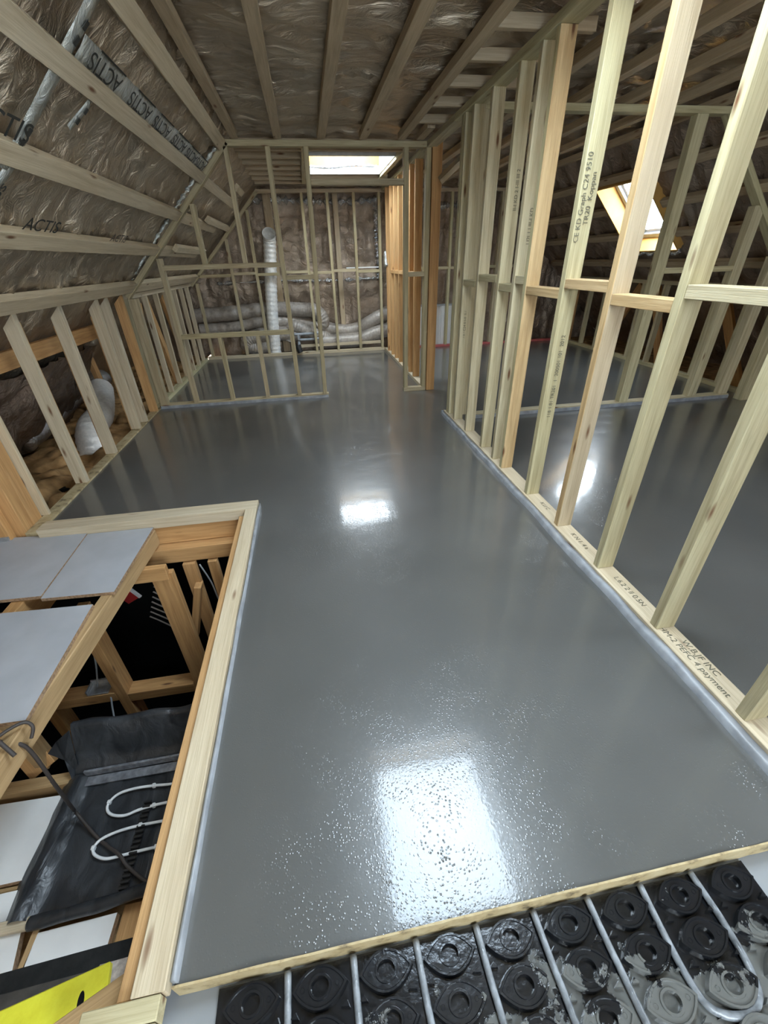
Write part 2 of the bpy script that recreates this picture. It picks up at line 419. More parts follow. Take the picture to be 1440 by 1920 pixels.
for e in [e for e in bm.edges if len(e.link_faces) == 1 and e.verts[0].co.z == 0]:
    a, b_ = e.verts; bm.faces.new((a, b_, gv(b_.co.x, b_.co.y, -0.06), gv(a.co.x, a.co.y, -0.06)))
struct(link('floor', tomesh(bm), SCREED))
# subfloor under the screed and under the castellated panels
SUBF = plain('grey_subfloor_board', (0.24, 0.25, 0.26), 0.5, 0, 0.5, 0.08, 5)
struct(slab('floor_deck', -0.55, 4.9, -1.9, 0.36, -0.085, -0.062, SUBF))
struct(slab('floor_deck', -0.50, 4.9, 0.36, 2.48, -0.30, -0.062, BOARD))
struct(slab('floor_eaves', -3.6, -1.87, 2.42, 8.7, -0.34, -0.30, CHIP))
struct(slab('floor_eaves', 4.81, 6.4, -2.4, 8.6, -0.10, -0.062, WOOL))
struct(slab('floor_deck', -1.86, 4.9, 2.48, 8.6, -0.10, -0.062, BOARD))

# flat ceiling foil
ceil_holes = list(SKY)
cr = crinkle(1.0, 1.5, 6.0, 0.020)
sheet('ceiling', (0, 0, CZ+0.018), (1, 0, 0), (0, 1, 0), (0, 0, 1), frange(-0.66, 3.56, 0.035), frange(-2.4, 8.7, 0.03),
      FOIL, lambda u, v: cr(u, v)+0.012*abs(math.sin((u+0.55)/0.41*math.pi)), ceil_holes)
# left slope: u runs down the slope
sd = V((-0.7145, 0, -0.6997)); sn = V((-0.6997, 0, 0.7145))
cr2 = crinkle(4.0, 1.6, 8.5, 0.020)
sheet('wall_left', V((-0.578, 0, 2.316))+sn*0.072, sd, (0, 1, 0), sn, frange(-0.16, 3.95, 0.035), frange(-2.4, 8.7, 0.03), FOIL,
      lambda u, v: cr2(u, v)+0.010*math.sin(u/0.38*math.pi)**2)
# right slope
rd = V((0.7071, 0, -0.7071)); rn = V((0.7071, 0, 0.7071))
def ru(z): return (2.36-z)*1.4142
cr3 = crinkle(7.0, 1.6, 8.5, 0.026)
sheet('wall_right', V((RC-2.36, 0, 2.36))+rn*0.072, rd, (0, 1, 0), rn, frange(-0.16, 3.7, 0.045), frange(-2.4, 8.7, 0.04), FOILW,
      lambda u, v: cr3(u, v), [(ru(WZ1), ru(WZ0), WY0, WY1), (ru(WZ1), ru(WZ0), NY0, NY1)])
# gable foil behind the far frame, quilted
cr4 = crinkle(11.0, 5.0, 2.0, 0.03)
def quilt(u, v):
    q = abs(math.sin((u+0.1)/0.8*math.pi))*abs(math.sin((v-0.27)/0.55*math.pi))
    return -0.05*q+cr4(u, v)
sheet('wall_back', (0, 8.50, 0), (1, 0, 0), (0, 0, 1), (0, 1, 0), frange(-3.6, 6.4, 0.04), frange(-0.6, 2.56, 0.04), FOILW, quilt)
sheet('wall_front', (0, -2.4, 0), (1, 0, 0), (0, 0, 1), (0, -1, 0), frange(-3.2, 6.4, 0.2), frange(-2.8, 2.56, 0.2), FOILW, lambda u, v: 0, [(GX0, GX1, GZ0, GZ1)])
o = T('window_6', ((GX0+GX1)/2, -2.42, GZ0), 'x', 'x'); del o['label']; del o['category']; struct(o)  # frame of the added fill-light window
for x_ in (GX0, (GX0+GX1)/2-0.03, GX1-0.06): slab('sash_stile', x_, x_+0.06, -2.45, -2.39, GZ0, GZ1, WFRAME, o)
for z_ in (GZ0, GZ1-0.06): slab('sash_rail', GX0, GX1, -2.45, -2.39, z_, z_+0.06, WFRAME, o)
slab('pane', GX0, GX1, -2.425, -2.42, GZ0, GZ1, GLASS, o)
# storey below, its darkness put into the black colour
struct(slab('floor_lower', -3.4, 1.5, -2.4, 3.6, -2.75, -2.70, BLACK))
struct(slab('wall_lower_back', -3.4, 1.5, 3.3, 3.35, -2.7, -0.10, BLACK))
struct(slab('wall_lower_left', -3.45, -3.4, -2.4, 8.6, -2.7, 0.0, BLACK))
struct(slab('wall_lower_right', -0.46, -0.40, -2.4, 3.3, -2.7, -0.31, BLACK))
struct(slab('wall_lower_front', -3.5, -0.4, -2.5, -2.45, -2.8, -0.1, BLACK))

# ---------------------------------------------------------------- skylights
wn = 1
def skylight(a, b, c, d, full):
    global wn
    o = T('window_%d' % wn, ((a+b)/2, (c+d)/2, CZ), 'x', 'x'); del o['label']; del o['category']; struct(o); wn += 1
    z0, z1 = CZ-0.03, CZ+SHZ; zm = z0+0.08; t = 0.018
    for (nm, m_, za, zb) in (('reveal_skirt', WFRAME, z0, zm), ('reveal_lining', PLY, zm, z1)):
        slab(nm, a-t, b+t, d, d+t, za, zb, m_, o); slab(nm, a-t, b+t, c-t, c, za, zb, m_, o)
        slab(nm, a-t, a, c, d, za, zb, m_, o); slab(nm, b, b+t, c, d, za, zb, WFRAME if nm == 'reveal_lining' else m_, o)
    e = 0.05
    slab('sash_rail', a, b, c, c+e, z1-0.03, z1+0.03, GFRAME, o, 0.004); slab('sash_rail', a, b, d-e, d, z1-0.03, z1+0.03, GFRAME, o, 0.004)
    slab('sash_rail', a, a+e, c+e, d-e, z1-0.03, z1+0.03, GFRAME, o, 0.004); slab('sash_rail', b-e, b, c+e, d-e, z1-0.03, z1+0.03, GFRAME, o, 0.004)
    slab('pane', a+e, b-e, c+e, d-e, z1, z1+0.006, GLASS, o)
    if full:
        sheet_bm = tubebm(spline([(a+0.01, d-0.008, zm+0.005), (a+0.3, d-0.012, zm-0.01), (a+0.6, d-0.012, zm+0.012), (b-0.01, d-0.008, zm)], 14), 0.012, 6, 0.5, 0.05)
        link('silver_tape', tomesh(sheet_bm, smooth=True), SILVER, o)
    return o
for i, q in enumerate(SKY): skylight(*q, i == 0)
# roof windows in the right slope
def rs(u, y, n_): return V((RC-2.36, 0, 2.36))+rd*u+V((0, y, 0))+rn*n_
u0, u1 = ru(WZ1), ru(WZ0); hh = 0.14
def roof_window(ya, yb):
    o = T('window_%d' % (5 if ya < 4 else 4), (RC-(WZ0+WZ1)/2, (ya+yb)/2, (WZ0+WZ1)/2), 'x', 'x'); del o['label']; del o['category']; struct(o)
    for nm, p, q, ww, m_ in (
        ('reveal_lining', rs(u0-0.01, ya, hh-.02), rs(u0-0.01, yb, hh-.02), 0.02, PLY), ('reveal_lining', rs(u1+0.01, ya, hh-.02), rs(u1+0.01, yb, hh-.02), 0.02, PLY),
        ('reveal_lining', rs(u0, ya-0.01, hh-.02), rs(u1, ya-0.01, hh-.02), 0.02, PLY), ('reveal_lining', rs(u0, yb+0.01, hh-.02), rs(u1, yb+0.01, hh-.02), 0.02, PLY)):
        side = V((0, 1, 0)) if abs((q-p).y) < 0.1 else rd
        lumber(nm, p, q, ww, 0.30, m_, o, side)
    for p, q in ((rs(u0+.03, ya, .2), rs(u0+.03, yb, .2)), (rs(u1-.03, ya, .2), rs(u1-.03, yb, .2)), (rs(u0, ya+.03, .2), rs(u1, ya+.03, .2)), (rs(u0, yb-.03, .2), rs(u1, yb-.03, .2))):
        side = V((0, 1, 0)) if abs((q-p).y) < 0.1 else rd
        lumber('sash_rail', p, q, 0.06, 0.05, GFRAME, o, side, 0.004)
        cc = (rs((u0+u1)/2, (ya+yb)/2, .2))
        lumber('inner_sash', p+(cc-p-(cc-p).project(q-p)).normalized()*0.05+rn*0.03, q+(cc-q-(cc-q).project(q-p)).normalized()*0.05+rn*0.03, 0.035, 0.04, WFRAME, o, side, 0.003)
    lumber('pane', rs(u0+.07, (ya+yb)/2, .23), rs(u1-.07, (ya+yb)/2, .23), yb-ya-.14, 0.006, GLASS, o, (0, 1, 0), 0)
    return o
roof_window(NY0, NY1)  # the added one, out of view
o = roof_window(WY0, WY1)
for k in range(5):   # torn foil edges round the opening
    tube('torn_foil', [rs(u1+0.03, WY0-0.02+k*0.2, -.01), rs(u1+0.05, WY0+0.06+k*0.2, -.03), rs(u1+0.03, WY0+0.14+k*0.2, -.01)], 0.02, SILVER, o, 6, 7, 0.4, 0.03)

# ---------------------------------------------------------------- battens
CB = 2.364
for i, (x0, x1, y1) in enumerate([(-0.52, -0.455, 5.03), (-0.145, -0.075, 5.03), (0.245, 0.318, 5.03), (0.632, 0.708, 5.03), (1.000, 1.070, 5.03)]):
    o = slab('ceiling_batten', x0, x1, 2.12 if i > 1 else -2.2, y1, CB, CB+0.05, BROWN, bev=0.002)
    tag(o, ['pale batten on the flat foil ceiling, leftmost beside the slope', 'pale ceiling batten, second from the left slope',
            'pale ceiling batten, middle one of the five over the corridor', 'pale ceiling batten, fourth from the left slope',
            'pale ceiling batten running nearest the tall stud wall'][i], 'batten', 'long ceiling battens over the corridor')
o = slab('ceiling_batten', 1.18, 1.25, 4.62, 5.03, CB, CB+0.05, BROWN, bev=0.002)
tag(o, 'short ceiling batten end beside the orange corner post', 'batten')
for i, y in enumerate([2.45, 2.86, 3.25, 3.66, 4.07, 4.50]):
    o = slab('cross_noggin', 1.071, 1.60, y-0.018, y+0.018, CB+0.004, CB+0.06, BROWN, bev=0.002)
    tag(o, 'short cross piece between corridor batten and stud wall top, %s' % ['above the leaning front studs', 'nearest visible', 'second nearest visible', 'third nearest visible', 'second farthest', 'farthest'][i],
        'noggin', 'short cross pieces above the stud wall')
for i, y in enumerate([5.34, 5.53, 5.89, 6.22, 6.55, 6.90, 7.25, 7.60]):
    parts = [(-0.56, 0.09), (1.20, 1.29)] if 5.85 < y < 7.1 else [(-0.56, 1.29)]
    for (a, b) in parts:
        if b-a < 0.2: continue
        o = slab('cross_joist', a, b, y-0.025, y+0.025, CB+0.004, CB+0.06, BROWN, bev=0.002)
        tag(o, 'cross batten on the far room ceiling, row %s counted from the partition' % ['one', 'two', 'three', 'four', 'five', 'six', 'seven', 'eight'][i], 'batten', 'cross battens over the far room')
for (a, b, nm, side_) in [(0.10, 0.16, 'left', 0), (1.15, 1.20, 'right', 0)]:
    o = slab('skylight_trimmer', a, b, 5.36, 7.58, CB-0.002, CB+0.055, PALE, bev=0.002)
    tag(o, 'trimmer timber along the %s side of the far ceiling skylight' % nm, 'timber')
# ceiling battens over the right hand room
for i, x in enumerate([1.72, 2.12, 2.52, 2.92, 3.32]):
    o = slab('ceiling_batten', x, x+0.07, -1.0, 7.9, CB, CB+0.055, BROWN, bev=0.002)
    tag(o, 'ceiling batten over the right hand room, %s from the stud wall' % ['first', 'second', 'third', 'fourth', 'fifth'][i], 'batten', 'ceiling battens over the right hand room')
# left slope purlins
def slope_pt(s_, n_=0): return V((-0.578, 0, 2.316))+sd*s_+sn*n_
def s_of(x): return (-0.578-x)/0.7145
SB = [(-0.563, -0.625, 4.97, 'topmost by the ceiling corner'), (-0.795, -0.857, 7.1, 'second from the top, below the printed tape'),
      (-1.078, -1.140, 6.9, 'third from the top'), (-1.355, -1.418, 6.8, 'fourth from the top, under the printed foil'), (-1.66, -1.735, 7.9, 'lowest, above the knee wall studs')]
for x0, x1, y1, nm in SB:
    a, b = s_of(x0), s_of(x1); p = slope_pt((a+b)/2, 0.025)
    o = lumber('slope_batten', (p.x, -2.2, p.z), (p.x, y1, p.z), (b-a)*1.05, 0.05, CREAM, None, sd)
    tag(o, 'long pale batten on the left sloping roof, '+nm, 'batten', 'long battens on the left slope')
for x0, y0, y1, nm in [(-0.70, 6.35, 6.85, 'top'), (-1.04, 6.0, 7.5, 'middle'), (-1.33, 5.45, 6.9, 'lowest')]:
    p = slope_pt(s_of(x0), -0.02)
    o = lumber('lapped_batten', (p.x, y0, p.z), (p.x, y1, p.z), 0.07, 0.045, CREAM, None, sd)
    tag(o, 'short batten lapped onto the slope beyond the partition, '+nm+' of three', 'batten', 'lapped batten ends beyond the partition')
# right slope purlins
for k, xl in enumerate([-0.826, -1.109, -1.386, -1.70]):
    s_ = (xl+0.578)/-0.7145; u = s_-0.02
    p = rs(u, 0, 0.025)
    runs = [(-1.0, 8.3)]
    if u0-0.05 < u < u1+0.05: runs = [(NY1+0.03, WY0-0.03), (WY1+0.03, 8.3)]
    for j, (ya, yb) in enumerate(runs):
        o = lumber('slope_batten', (p.x, ya, p.z), (p.x, yb, p.z), 0.085, 0.05, BROWN, None, rd)
        tag(o, 'batten on the right sloping roof, %s from the top%s' % (['first', 'second', 'third', 'fourth'][k], '' if len(runs) == 1 else [', near side of the roof window', ', far side of the roof window'][j]), 'batten', 'battens on the right slope')

# ================================================================== STUD WALLS
# --- tall stud wall on the right of the corridor
W = T('stud_frame', (1.335, 2.3, 0), 'tall pale stud wall standing along the right of the grey floor', 'stud wall')
slab('sole_plate', 1.288, 1.388, -0.3, 4.085, 0.0, 0.045, CREAM, W, 0.002)
slab('top_plate', 1.288, 1.388, -0.3, 4.20, 2.318, 2.362, PALE, W, 0.002)
slab('head_binder', 1.288, 1.388, 4.20, 5.16, 2.318, 2.362, PALE, W, 0.002)
RS = [(4.042, PALE, 0.05), (3.811, PALE, 0.038), (3.472, PALE, 0.038), (3.078, PALE, 0.038), (2.832, PALE, 0.038), (2.668, PALE, 0.04), (2.25, CREAM, 0.04), (1.859, CREAM, 0.04),
      (1.467, PALE, 0.04), (1.058, PALE, 0.04), (0.645, PALE, 0.04), (0.24, PALE, 0.04)]
studs = []
def mk(hexa): return hexa
for i, (y, m_, w_) in enumerate(RS):
    st = lumber('stud', (1.342, y-w_/2, 0.045), (1.342, y-w_/2, 2.318), 0.086, w_, m_ if i != 6 else PALE, W, (1, 0, 0), 0.0025)
    studs.append(st)
slab('stud', 1.30, 1.385, 3.955, 3.985, 0.045, 2.318, PALE, W, 0.002)
def face_mat(o, m_, test):
    o.data.materials.append(m_)
    for p in o.data.polygons:
        if test(p.normal): p.material_index = 1
face_mat(studs[7], HONEY, lambda n_: n_.y < -0.5)
face_mat(studs[5], HONEY, lambda n_: n_.z < -0.5)
nogs = [(3.811, 3.50, 1.225, PALE), (3.434, 3.10, 1.27, PALE), (3.038, 2.84, 1.225, PALE), (2.794, 2.67, 1.275, PALE), (2.628, 2.25, 1.225, HONEY),
        (2.21, 1.86, 1.275, HONEY), (1.818, 1.468, 1.23, HONEY), (1.427, 1.06, 1.28, PALE), (1.017, 0.65, 1.23, PALE), (0.60, 0.25, 1.28, PALE)]
for ya, yb, z, m_ in nogs:
    slab('noggin', 1.302, 1.384, yb, ya-0.0005, z-0.022, z+0.022, m_, W, 0.002)
# stamps on the studs that face the camera
def stamp(stud, s, size, y, z, x=1.342, flip=True, mat=INKB, rot=1):
    text('timber_stamp', s, size, (x, y, z), (0, 0, 1), (-1, 0, 0), mat, stud, 0.0012)
stamp(studs[6], 'CE KD Graph C24 9510\nTR20  Koppan', 0.034, 2.209, 1.62, 1.335)
stamp(studs[6], '118 1.81 TR201  1  200501.101  2012', 0.030, 2.209, 0.80, 1.35)
stamp(studs[1], '/ II / C24 II I-lI  II /', 0.030, 3.772, 0.9, 1.34)
stamp(studs[3], 'II-I KD 2 I-III III 2', 0.030, 3.039, 1.75, 1.355)
stamp(studs[4], 'I I2I 1.I III-I KD', 0.030, 2.793, 1.55, 1.355)
sp = [c for c in W.children if c.name.startswith('sole_plate')][0]
for s, y in (('W.B.JF INC\nHM-2 PEFC 4 payment', 0.86), ('L.6.2 2 ll 0.5N', 1.25), ('K N 1. 4 a', 1.66), ('K.I.I C', 2.05), ('I-lI C', 0.45)):
    text('timber_stamp', s, 0.036, (1.345, y, 0.045), (0, -1, 0), (1, 0, 0), INKB, sp, 0.001)

# edge foam along both sides of the corridor floor
def strip(name, x, y0, y1, w_, h_, label, wob=0.006):
    pts = frange(y0, y1, 0.06); bm = bmesh.new(); rr = []
    for y in pts:
        d_ = wob*noise.noise(V((0, y*3.1, x)))*1.6; hz = h_*(1+0.35*noise.noise(V((3, y*5, x))))
        rr.append([bm.verts.new((x+d_-w_/2, y, -0.02)), bm.verts.new((x+d_-w_/2*0.8, y, hz*0.8)), bm.verts.new((x+d_, y, hz)), bm.verts.new((x+w_/2, y, hz)), bm.verts.new((x+w_/2, y, -0.02))])
    for i in range(len(rr)-1):
        for k in range(4): bm.faces.new((rr[i][k], rr[i][k+1], rr[i+1][k+1], rr[i+1][k]))
    bm.faces.new(rr[0]); bm.faces.new(rr[-1][::-1])
    o = link(name, tomesh(bm, smooth=True), DPC); return tag(o, label, 'edge strip')
strip('edge_foam', 1.272, 0.32, 4.10, 0.030, 0.034, 'wavy blue grey foam edging along the foot of the tall stud wall')
strip('edge_foam', -0.466, 0.32, 2.50, 0.014, 0.030, 'thin pale foam edging beside the stairwell upstand', 0.003)
# end return of the foam
o = slab('edge_foam', 1.262, 1.40, 4.088, 4.10, -0.01, 0.040, DPC, bev=0.004); tag(o, 'foam edging wrapped round the far end of the tall stud wall', 'edge strip')

# --- partition with the window opening, crossing the corridor
P0, P1 = 5.045, 5.125; PM = (P0+P1)/2; D = P1-P0
Pn = T('stud_partition', (-0.8, PM, 0), 'open stud partition with window opening and doorway across the corridor', 'stud wall')
slab('sole_plate', -1.80, 0.135, P0, P1, 0.0, 0.045, SHADED, Pn, 0.002)
slab('sole_plate', 1.062, 1.335, P0, P1, 0.0, 0.045, SHADED, Pn, 0.002)
slab('top_plate', -0.585, 1.288, P0, P1, 2.316, 2.362, SHADED, Pn, 0.002)
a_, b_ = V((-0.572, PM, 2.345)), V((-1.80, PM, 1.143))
lumber('raking_plate', a_, b_, D, 0.046, SHADED, Pn, (0, 1, 0), 0.002)
def pst(x0, x1, z0, z1, lean=0.0, m_=SHADED, nm='stud'):
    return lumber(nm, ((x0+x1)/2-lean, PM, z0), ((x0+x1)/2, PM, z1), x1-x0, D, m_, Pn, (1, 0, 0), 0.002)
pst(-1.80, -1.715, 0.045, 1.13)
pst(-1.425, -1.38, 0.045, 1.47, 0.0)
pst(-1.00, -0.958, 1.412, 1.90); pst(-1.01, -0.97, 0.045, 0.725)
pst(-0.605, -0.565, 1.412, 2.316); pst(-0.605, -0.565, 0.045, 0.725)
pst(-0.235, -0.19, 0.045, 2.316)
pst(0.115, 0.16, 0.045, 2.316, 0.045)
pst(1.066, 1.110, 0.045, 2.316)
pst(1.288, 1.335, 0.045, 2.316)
slab('rail', -1.38, -0.235, P0, P1, 1.368, 1.412, SHADED, Pn, 0.002)
slab('rail', -1.38, -0.235, P0, P1, 0.725, 0.769, SHADED, Pn, 0.002)
slab('door_head', 0.155, 1.066, P0, P1, 2.034, 2.082, SHADED, Pn, 0.002)
slab('noggin', -0.19, 0.10, P0, P1, 1.25, 1.292, SHADED, Pn, 0.002)
slab('noggin', 1.11, 1.288, P0, P1, 1.24, 1.285, SHADED, Pn, 0.002)
o = slab('edge_foam', -1.80, 0.13, P0-0.012, P0-0.001, -0.01, 0.032, DPC, bev=0.004); tag(o, 'pale foam edging along the foot of the window partition', 'edge strip')
# orange corner post right of the doorway
o = slab('corner_post', 1.345, 1.445, 5.04, 5.12, 0.0, 2.36, ORANGE, bev=0.003); tag(o, 'thick orange post at the right end of the window partition', 'post')
o = lumber('knee_brace', (1.42, 5.02, 2.06), (1.75, 4.9, 2.32), 0.045, 0.09, CREAM); tag(o, 'short pale timber fixed high against the orange post', 'timber')

# --- return wall between partition and gable, orange studs
Rn = T('stud_frame', (1.345, 6.5, 0), 'orange stud wall running from the partition back to the gable', 'stud wall')
slab('sole_plate', 1.30, 1.39, 5.13, 7.85, 0.0, 0.045, CREAM, Rn, 0.002)
slab('top_plate', 1.30, 1.39, 5.13, 7.85, 2.318, 2.362, PALE, Rn, 0.002)
for y in (5.62, 5.90, 6.28, 6.58, 6.90, 7.21, 7.56):
    slab('stud', 1.302, 1.388, y-0.045, y, 0.045, 2.318, ORANGE, Rn, 0.002)
for a, b in ((5.62, 5.855), (5.90, 6.235), (6.28, 6.535), (6.58, 6.855), (6.90, 7.165)):
    slab('noggin', 1.305, 1.385, a, b, 1.23, 1.275, ORANGE, Rn, 0.002)
o = lumber('foil_scrap', (1.30, 7.55, 1.30), (1.30, 7.62, 1.52), 0.05, 0.14, SILVER, None, (1, 0, 0), 0.02); tag(o, 'crumpled scrap of silver foil on the orange stud wall', 'foil scrap')

# --- far frame in front of the gable
G0, G1 = 7.87, 7.95; GM = 7.91
Gb = T('stud_frame', (0, GM, 0), 'far stud frame standing in front of the foil lined gable', 'stud wall')
slab('sole_plate', -1.80, 1.30, G0, G1, 0.0, 0.045, CREAM, Gb, 0.002)
slab('top_plate', -0.585, 1.39, G0, G1, 2.30, 2.345, BROWN, Gb, 0.002)
lumber('raking_plate', (-0.572, GM, 2.325), (-1.80, GM, 1.13), 0.08, 0.045, SHADED, Gb, (0, 1, 0), 0.002)
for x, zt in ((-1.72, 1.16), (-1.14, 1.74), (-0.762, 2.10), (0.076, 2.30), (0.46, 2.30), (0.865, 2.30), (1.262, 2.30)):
    slab('stud', x-0.02, x+0.022, G0, G1, 0.045, zt, SHADED, Gb, 0.002)
for xa, xb, tp_ in ((-0.53, -0.41, 'left'), (0.57, 0.65, 'right')):
    o = slab('gable_post', xa, xb, 8.28, 8.33, 0.0, 2.40, BROWN, bev=0.002); tag(o, 'brown post against the gable foil, %s one of two' % tp_, 'post')
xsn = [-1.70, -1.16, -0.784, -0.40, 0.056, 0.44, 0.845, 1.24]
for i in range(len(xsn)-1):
    slab('noggin', xsn[i]+0.042, xsn[i+1], G0, G1, 1.235+0.02*(i % 2), 1.275+0.02*(i % 2), SHADED, Gb, 0.002)
# continuation right of the return wall
Gr = T('stud_frame', (1.9, GM, 0), 'far stud frame seen through the gap beside the orange post', 'stud wall')
slab('sole_plate', 1.45, 4.7, G0, G1, 0.0, 0.035, PINK, Gr, 0.002)
slab('top_plate', 1.39, 3.5, G0, G1, 2.30, 2.345, BROWN, Gr, 0.002)
for x in (1.93, 2.45, 2.9, 3.3, 3.7, 4.1):
    slab('stud', x-0.02, x+0.022, G0, G1, 0.035, min(2.30, RC-x-0.03), PALE, Gr, 0.002)
for a, b in ((1.45, 1.91), (1.952, 2.43), (2.472, 2.88), (2.922, 3.28), (3.322, 3.68)):
    slab('noggin', a, b, G0, G1, 1.245, 1.285, PALE, Gr, 0.002)
# white corrugated panel low down behind it
bm = bmesh.new(); n_ = 60; rr = []
for i in range(n_+1):
    x = 1.80+1.1*i/n_; y = 0.010*(1 if (i//4) % 2 else -1)
    rr.append((bm.verts.new((x-2.3, y, 0)), bm.verts.new((x-2.3, y, 0.73)), bm.verts.new((x-2.3, y+0.012, 0.73)), bm.verts.new((x-2.3, y+0.012, 0))))
for i in range(n_):
    for k in range(4): bm.faces.new((rr[i][k], rr[i][(k+1) % 4], rr[i+1][(k+1) % 4], rr[i+1][k]))
o = T('ribbed_panel', (2.3, 8.05, -0.06), 'low white ribbed panel standing behind the red sole plate', 'panel')
link('ribbed_sheet', tomesh(bm), WHITE, o, Matrix.Translation((2.3, 8.05, -0.06)))
slab('top_trim', 1.78, 2.92, 8.03, 8.08, 0.67, 0.70, GREYP, o)

# --- left knee wall, near part
Kn = T('eaves_stud_frame', (-1.84, 3.7, 0), 'low knee wall frame of slanting cut studs left of the grey floor', 'stud wall')
slab('sole_plate', -1.885, -1.802, 2.45, P0-0.002, -0.03, 0.012, STAIN, Kn, 0.002)
for y, m_ in ((3.136, CREAM), (3.706, CREAM), (4.345, CREAM), (4.56, CREAM), (4.92, ORANGE)):
    lumber('stud', (-1.846, y+0.02, 0.012), (-1.846, y+0.02, 1.14), 0.084, 0.045, m_, Kn, (1, 0, 0), 0.002, cut=(1, 0.97))
    if y < 4.9: lumber('stud_backing', (-1.872, y+0.066, -0.05), (-1.872, y+0.066, 1.08), 0.09, 0.045, ORANGE, Kn, (1, 0, 0), 0.002, cut=(1, 0.97))
# beyond the partition
Kf = T('eaves_stud_frame', (-1.84, 6.4, 0), 'low knee wall frame beyond the partition, topped by a plate', 'stud wall')
slab('sole_plate', -1.885, -1.802, P1+0.002, 7.86, -0.01, 0.04, PALE, Kf, 0.002)
slab('top_plate', -1.885, -1.802, P1+0.002, 7.86, 1.125, 1.17, CREAM, Kf, 0.002)
slab('stud', -1.88, -1.806, 5.135, 5.215, 0.04, 1.125, PALE, Kf, 0.002)
for y in (5.66, 6.08, 6.50, 6.92, 7.30, 7.66):
    slab('stud', -1.862, -1.806, y-0.02, y+0.022, 0.04, 1.125, CREAM, Kf, 0.002)
# struts and posts in the eaves
for i, (p, q, m_) in enumerate([((-1.98, 5.5, -0.05), (-1.98, 5.85, 1.1), ORANGE), ((-1.98, 6.5, -0.05), (-1.98, 6.1, 1.1), ORANGE), ((-1.99, 7.3, -0.05), (-1.99, 6.8, 1.1), ORANGE)]):
    o = lumber('eaves_brace', p, q, 0.045, 0.12, m_); tag(o, 'orange slanting brace behind the far knee wall, %s' % ['nearest', 'middle', 'farthest'][i], 'timber', 'orange braces in the eaves')
o = slab('eaves_purlin', -2.07, -2.02, 1.5, 5.02, 0.83, 0.945, ORANGE, bev=0.003); tag(o, 'long orange purlin behind the near knee wall studs', 'timber')
for i, (y, x) in enumerate([(5.15, -2.5), (5.45, -2.5)]):
    o = lumber('eaves_strut', (x, y, -0.1), (x-0.05, y, 0.62), 0.05, 0.09, ORANGE if i else TAN); tag(o, 'thin dark strut deep in the eaves, %s' % ['near one', 'far one'][i], 'timber')
# loose left posts by the stairwell
o = T('corner_post', (-1.90, 2.55, 0), 'doubled orange post with a white edge at the stairwell corner', 'post')
slab('post_half', -1.965, -1.888, 2.475, 2.56, -0.06, 1.10, ORANGE, o, 0.002)
slab('post_half', -1.97, -1.888, 2.562, 2.655, -0.06, 1.10, ORANGE, o, 0.002)
slab('white_edge_board', -1.90, -1.845, 2.664, 2.69, 0.013, 1.10, CREAM, o, 0.002)
o = slab('splayed_post', -2.08, -1.95, 2.42, 2.47, -0.10, 1.0, ORANGE, bev=0.003); tag(o, 'wide orange post behind the grey boards at the left edge', 'post')
slab('nail_plate', -2.03, -1.955, 2.412, 2.42, -0.06, 0.02, STEEL, o)
# soil pipe
o = tube('soil_pipe', [(-2.02, 4.83, -0.3), (-2.02, 4.83, 0.4), (-2.02, 4.83, 1.0)], 0.055, GREYP if False else BPLAST, None, 4, 16); tag(o, 'dark vertical soil pipe behind the knee wall', 'pipe')
# mineral wool on the eaves floor
cr5 = crinkle(21.0, 3.0, 3.0, 0.07)
o = sheet('mineral_wool', (0, 0, -0.065), (1, 0, 0), (0, 1, 0), (0, 0, 1), frange(-3.4, -1.86, 0.05), frange(2.5, 8.6, 0.05), WOOL, cr5, kind=False)
o['kind'] = 'stuff'; tag(o, 'golden brown mineral wool quilt laid on the eaves floor', 'insulation')
# flexible duct elbow in the eaves
o = tube('flexible_duct', [(-2.22, 4.15, -0.16), (-2.24, 4.24, -0.02), (-2.27, 4.42, 0.05), (-2.33, 4.75, 0.05), (-2.40, 5.05, 0.13), (-2.5, 5.35, 0.20)], 0.125, DUCT, None, 14, 20, 0.025, 0.06)
tag(o, 'white flexible duct elbow lying on wool behind the knee wall', 'duct')
o = tube('flexible_duct', [(-2.75, 4.1, 0.05), (-2.72, 4.6, 0.12), (-2.7, 5.2, 0.2), (-2.7, 5.9, 0.2)], 0.11, SILVER, None, 12, 18, 0.05, 0.05)
tag(o, 'silver flexible duct lying deep in the eaves', 'duct')
# silver crumpled edge where slope foil meets the knee wall
for i, (y0, y1) in enumerate([(3.3, 3.9), (4.0, 4.5), (4.55, 5.0)]):
    o = tube('crumpled_foil_edge', [(-2.10, y0, 1.03), (-2.06, (2*y0+y1)/3, 1.08), (-2.10, (y0+2*y1)/3, 1.02), (-2.07, y1, 1.07)], 0.028, SILVER, None, 12, 7, 0.7, 0.045)
    tag(o, 'crumpled shiny foil edge above the knee wall studs, %s stretch' % ['nearest', 'middle', 'farthest'][i], 'foil scrap', 'crumpled foil edges in the eaves')
# left slope lower foil lump with drape (second eaves sheet, hangs inside)
cr6 = crinkle(31.0, 3.0, 3.0, 0.024)
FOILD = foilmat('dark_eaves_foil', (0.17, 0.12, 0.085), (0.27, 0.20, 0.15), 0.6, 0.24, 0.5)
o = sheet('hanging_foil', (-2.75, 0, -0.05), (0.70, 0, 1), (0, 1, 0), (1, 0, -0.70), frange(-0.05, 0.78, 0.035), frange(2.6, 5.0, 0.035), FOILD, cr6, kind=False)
tag(o, 'glossy brown foil sheet hanging in the eaves behind studs', 'foil sheet')

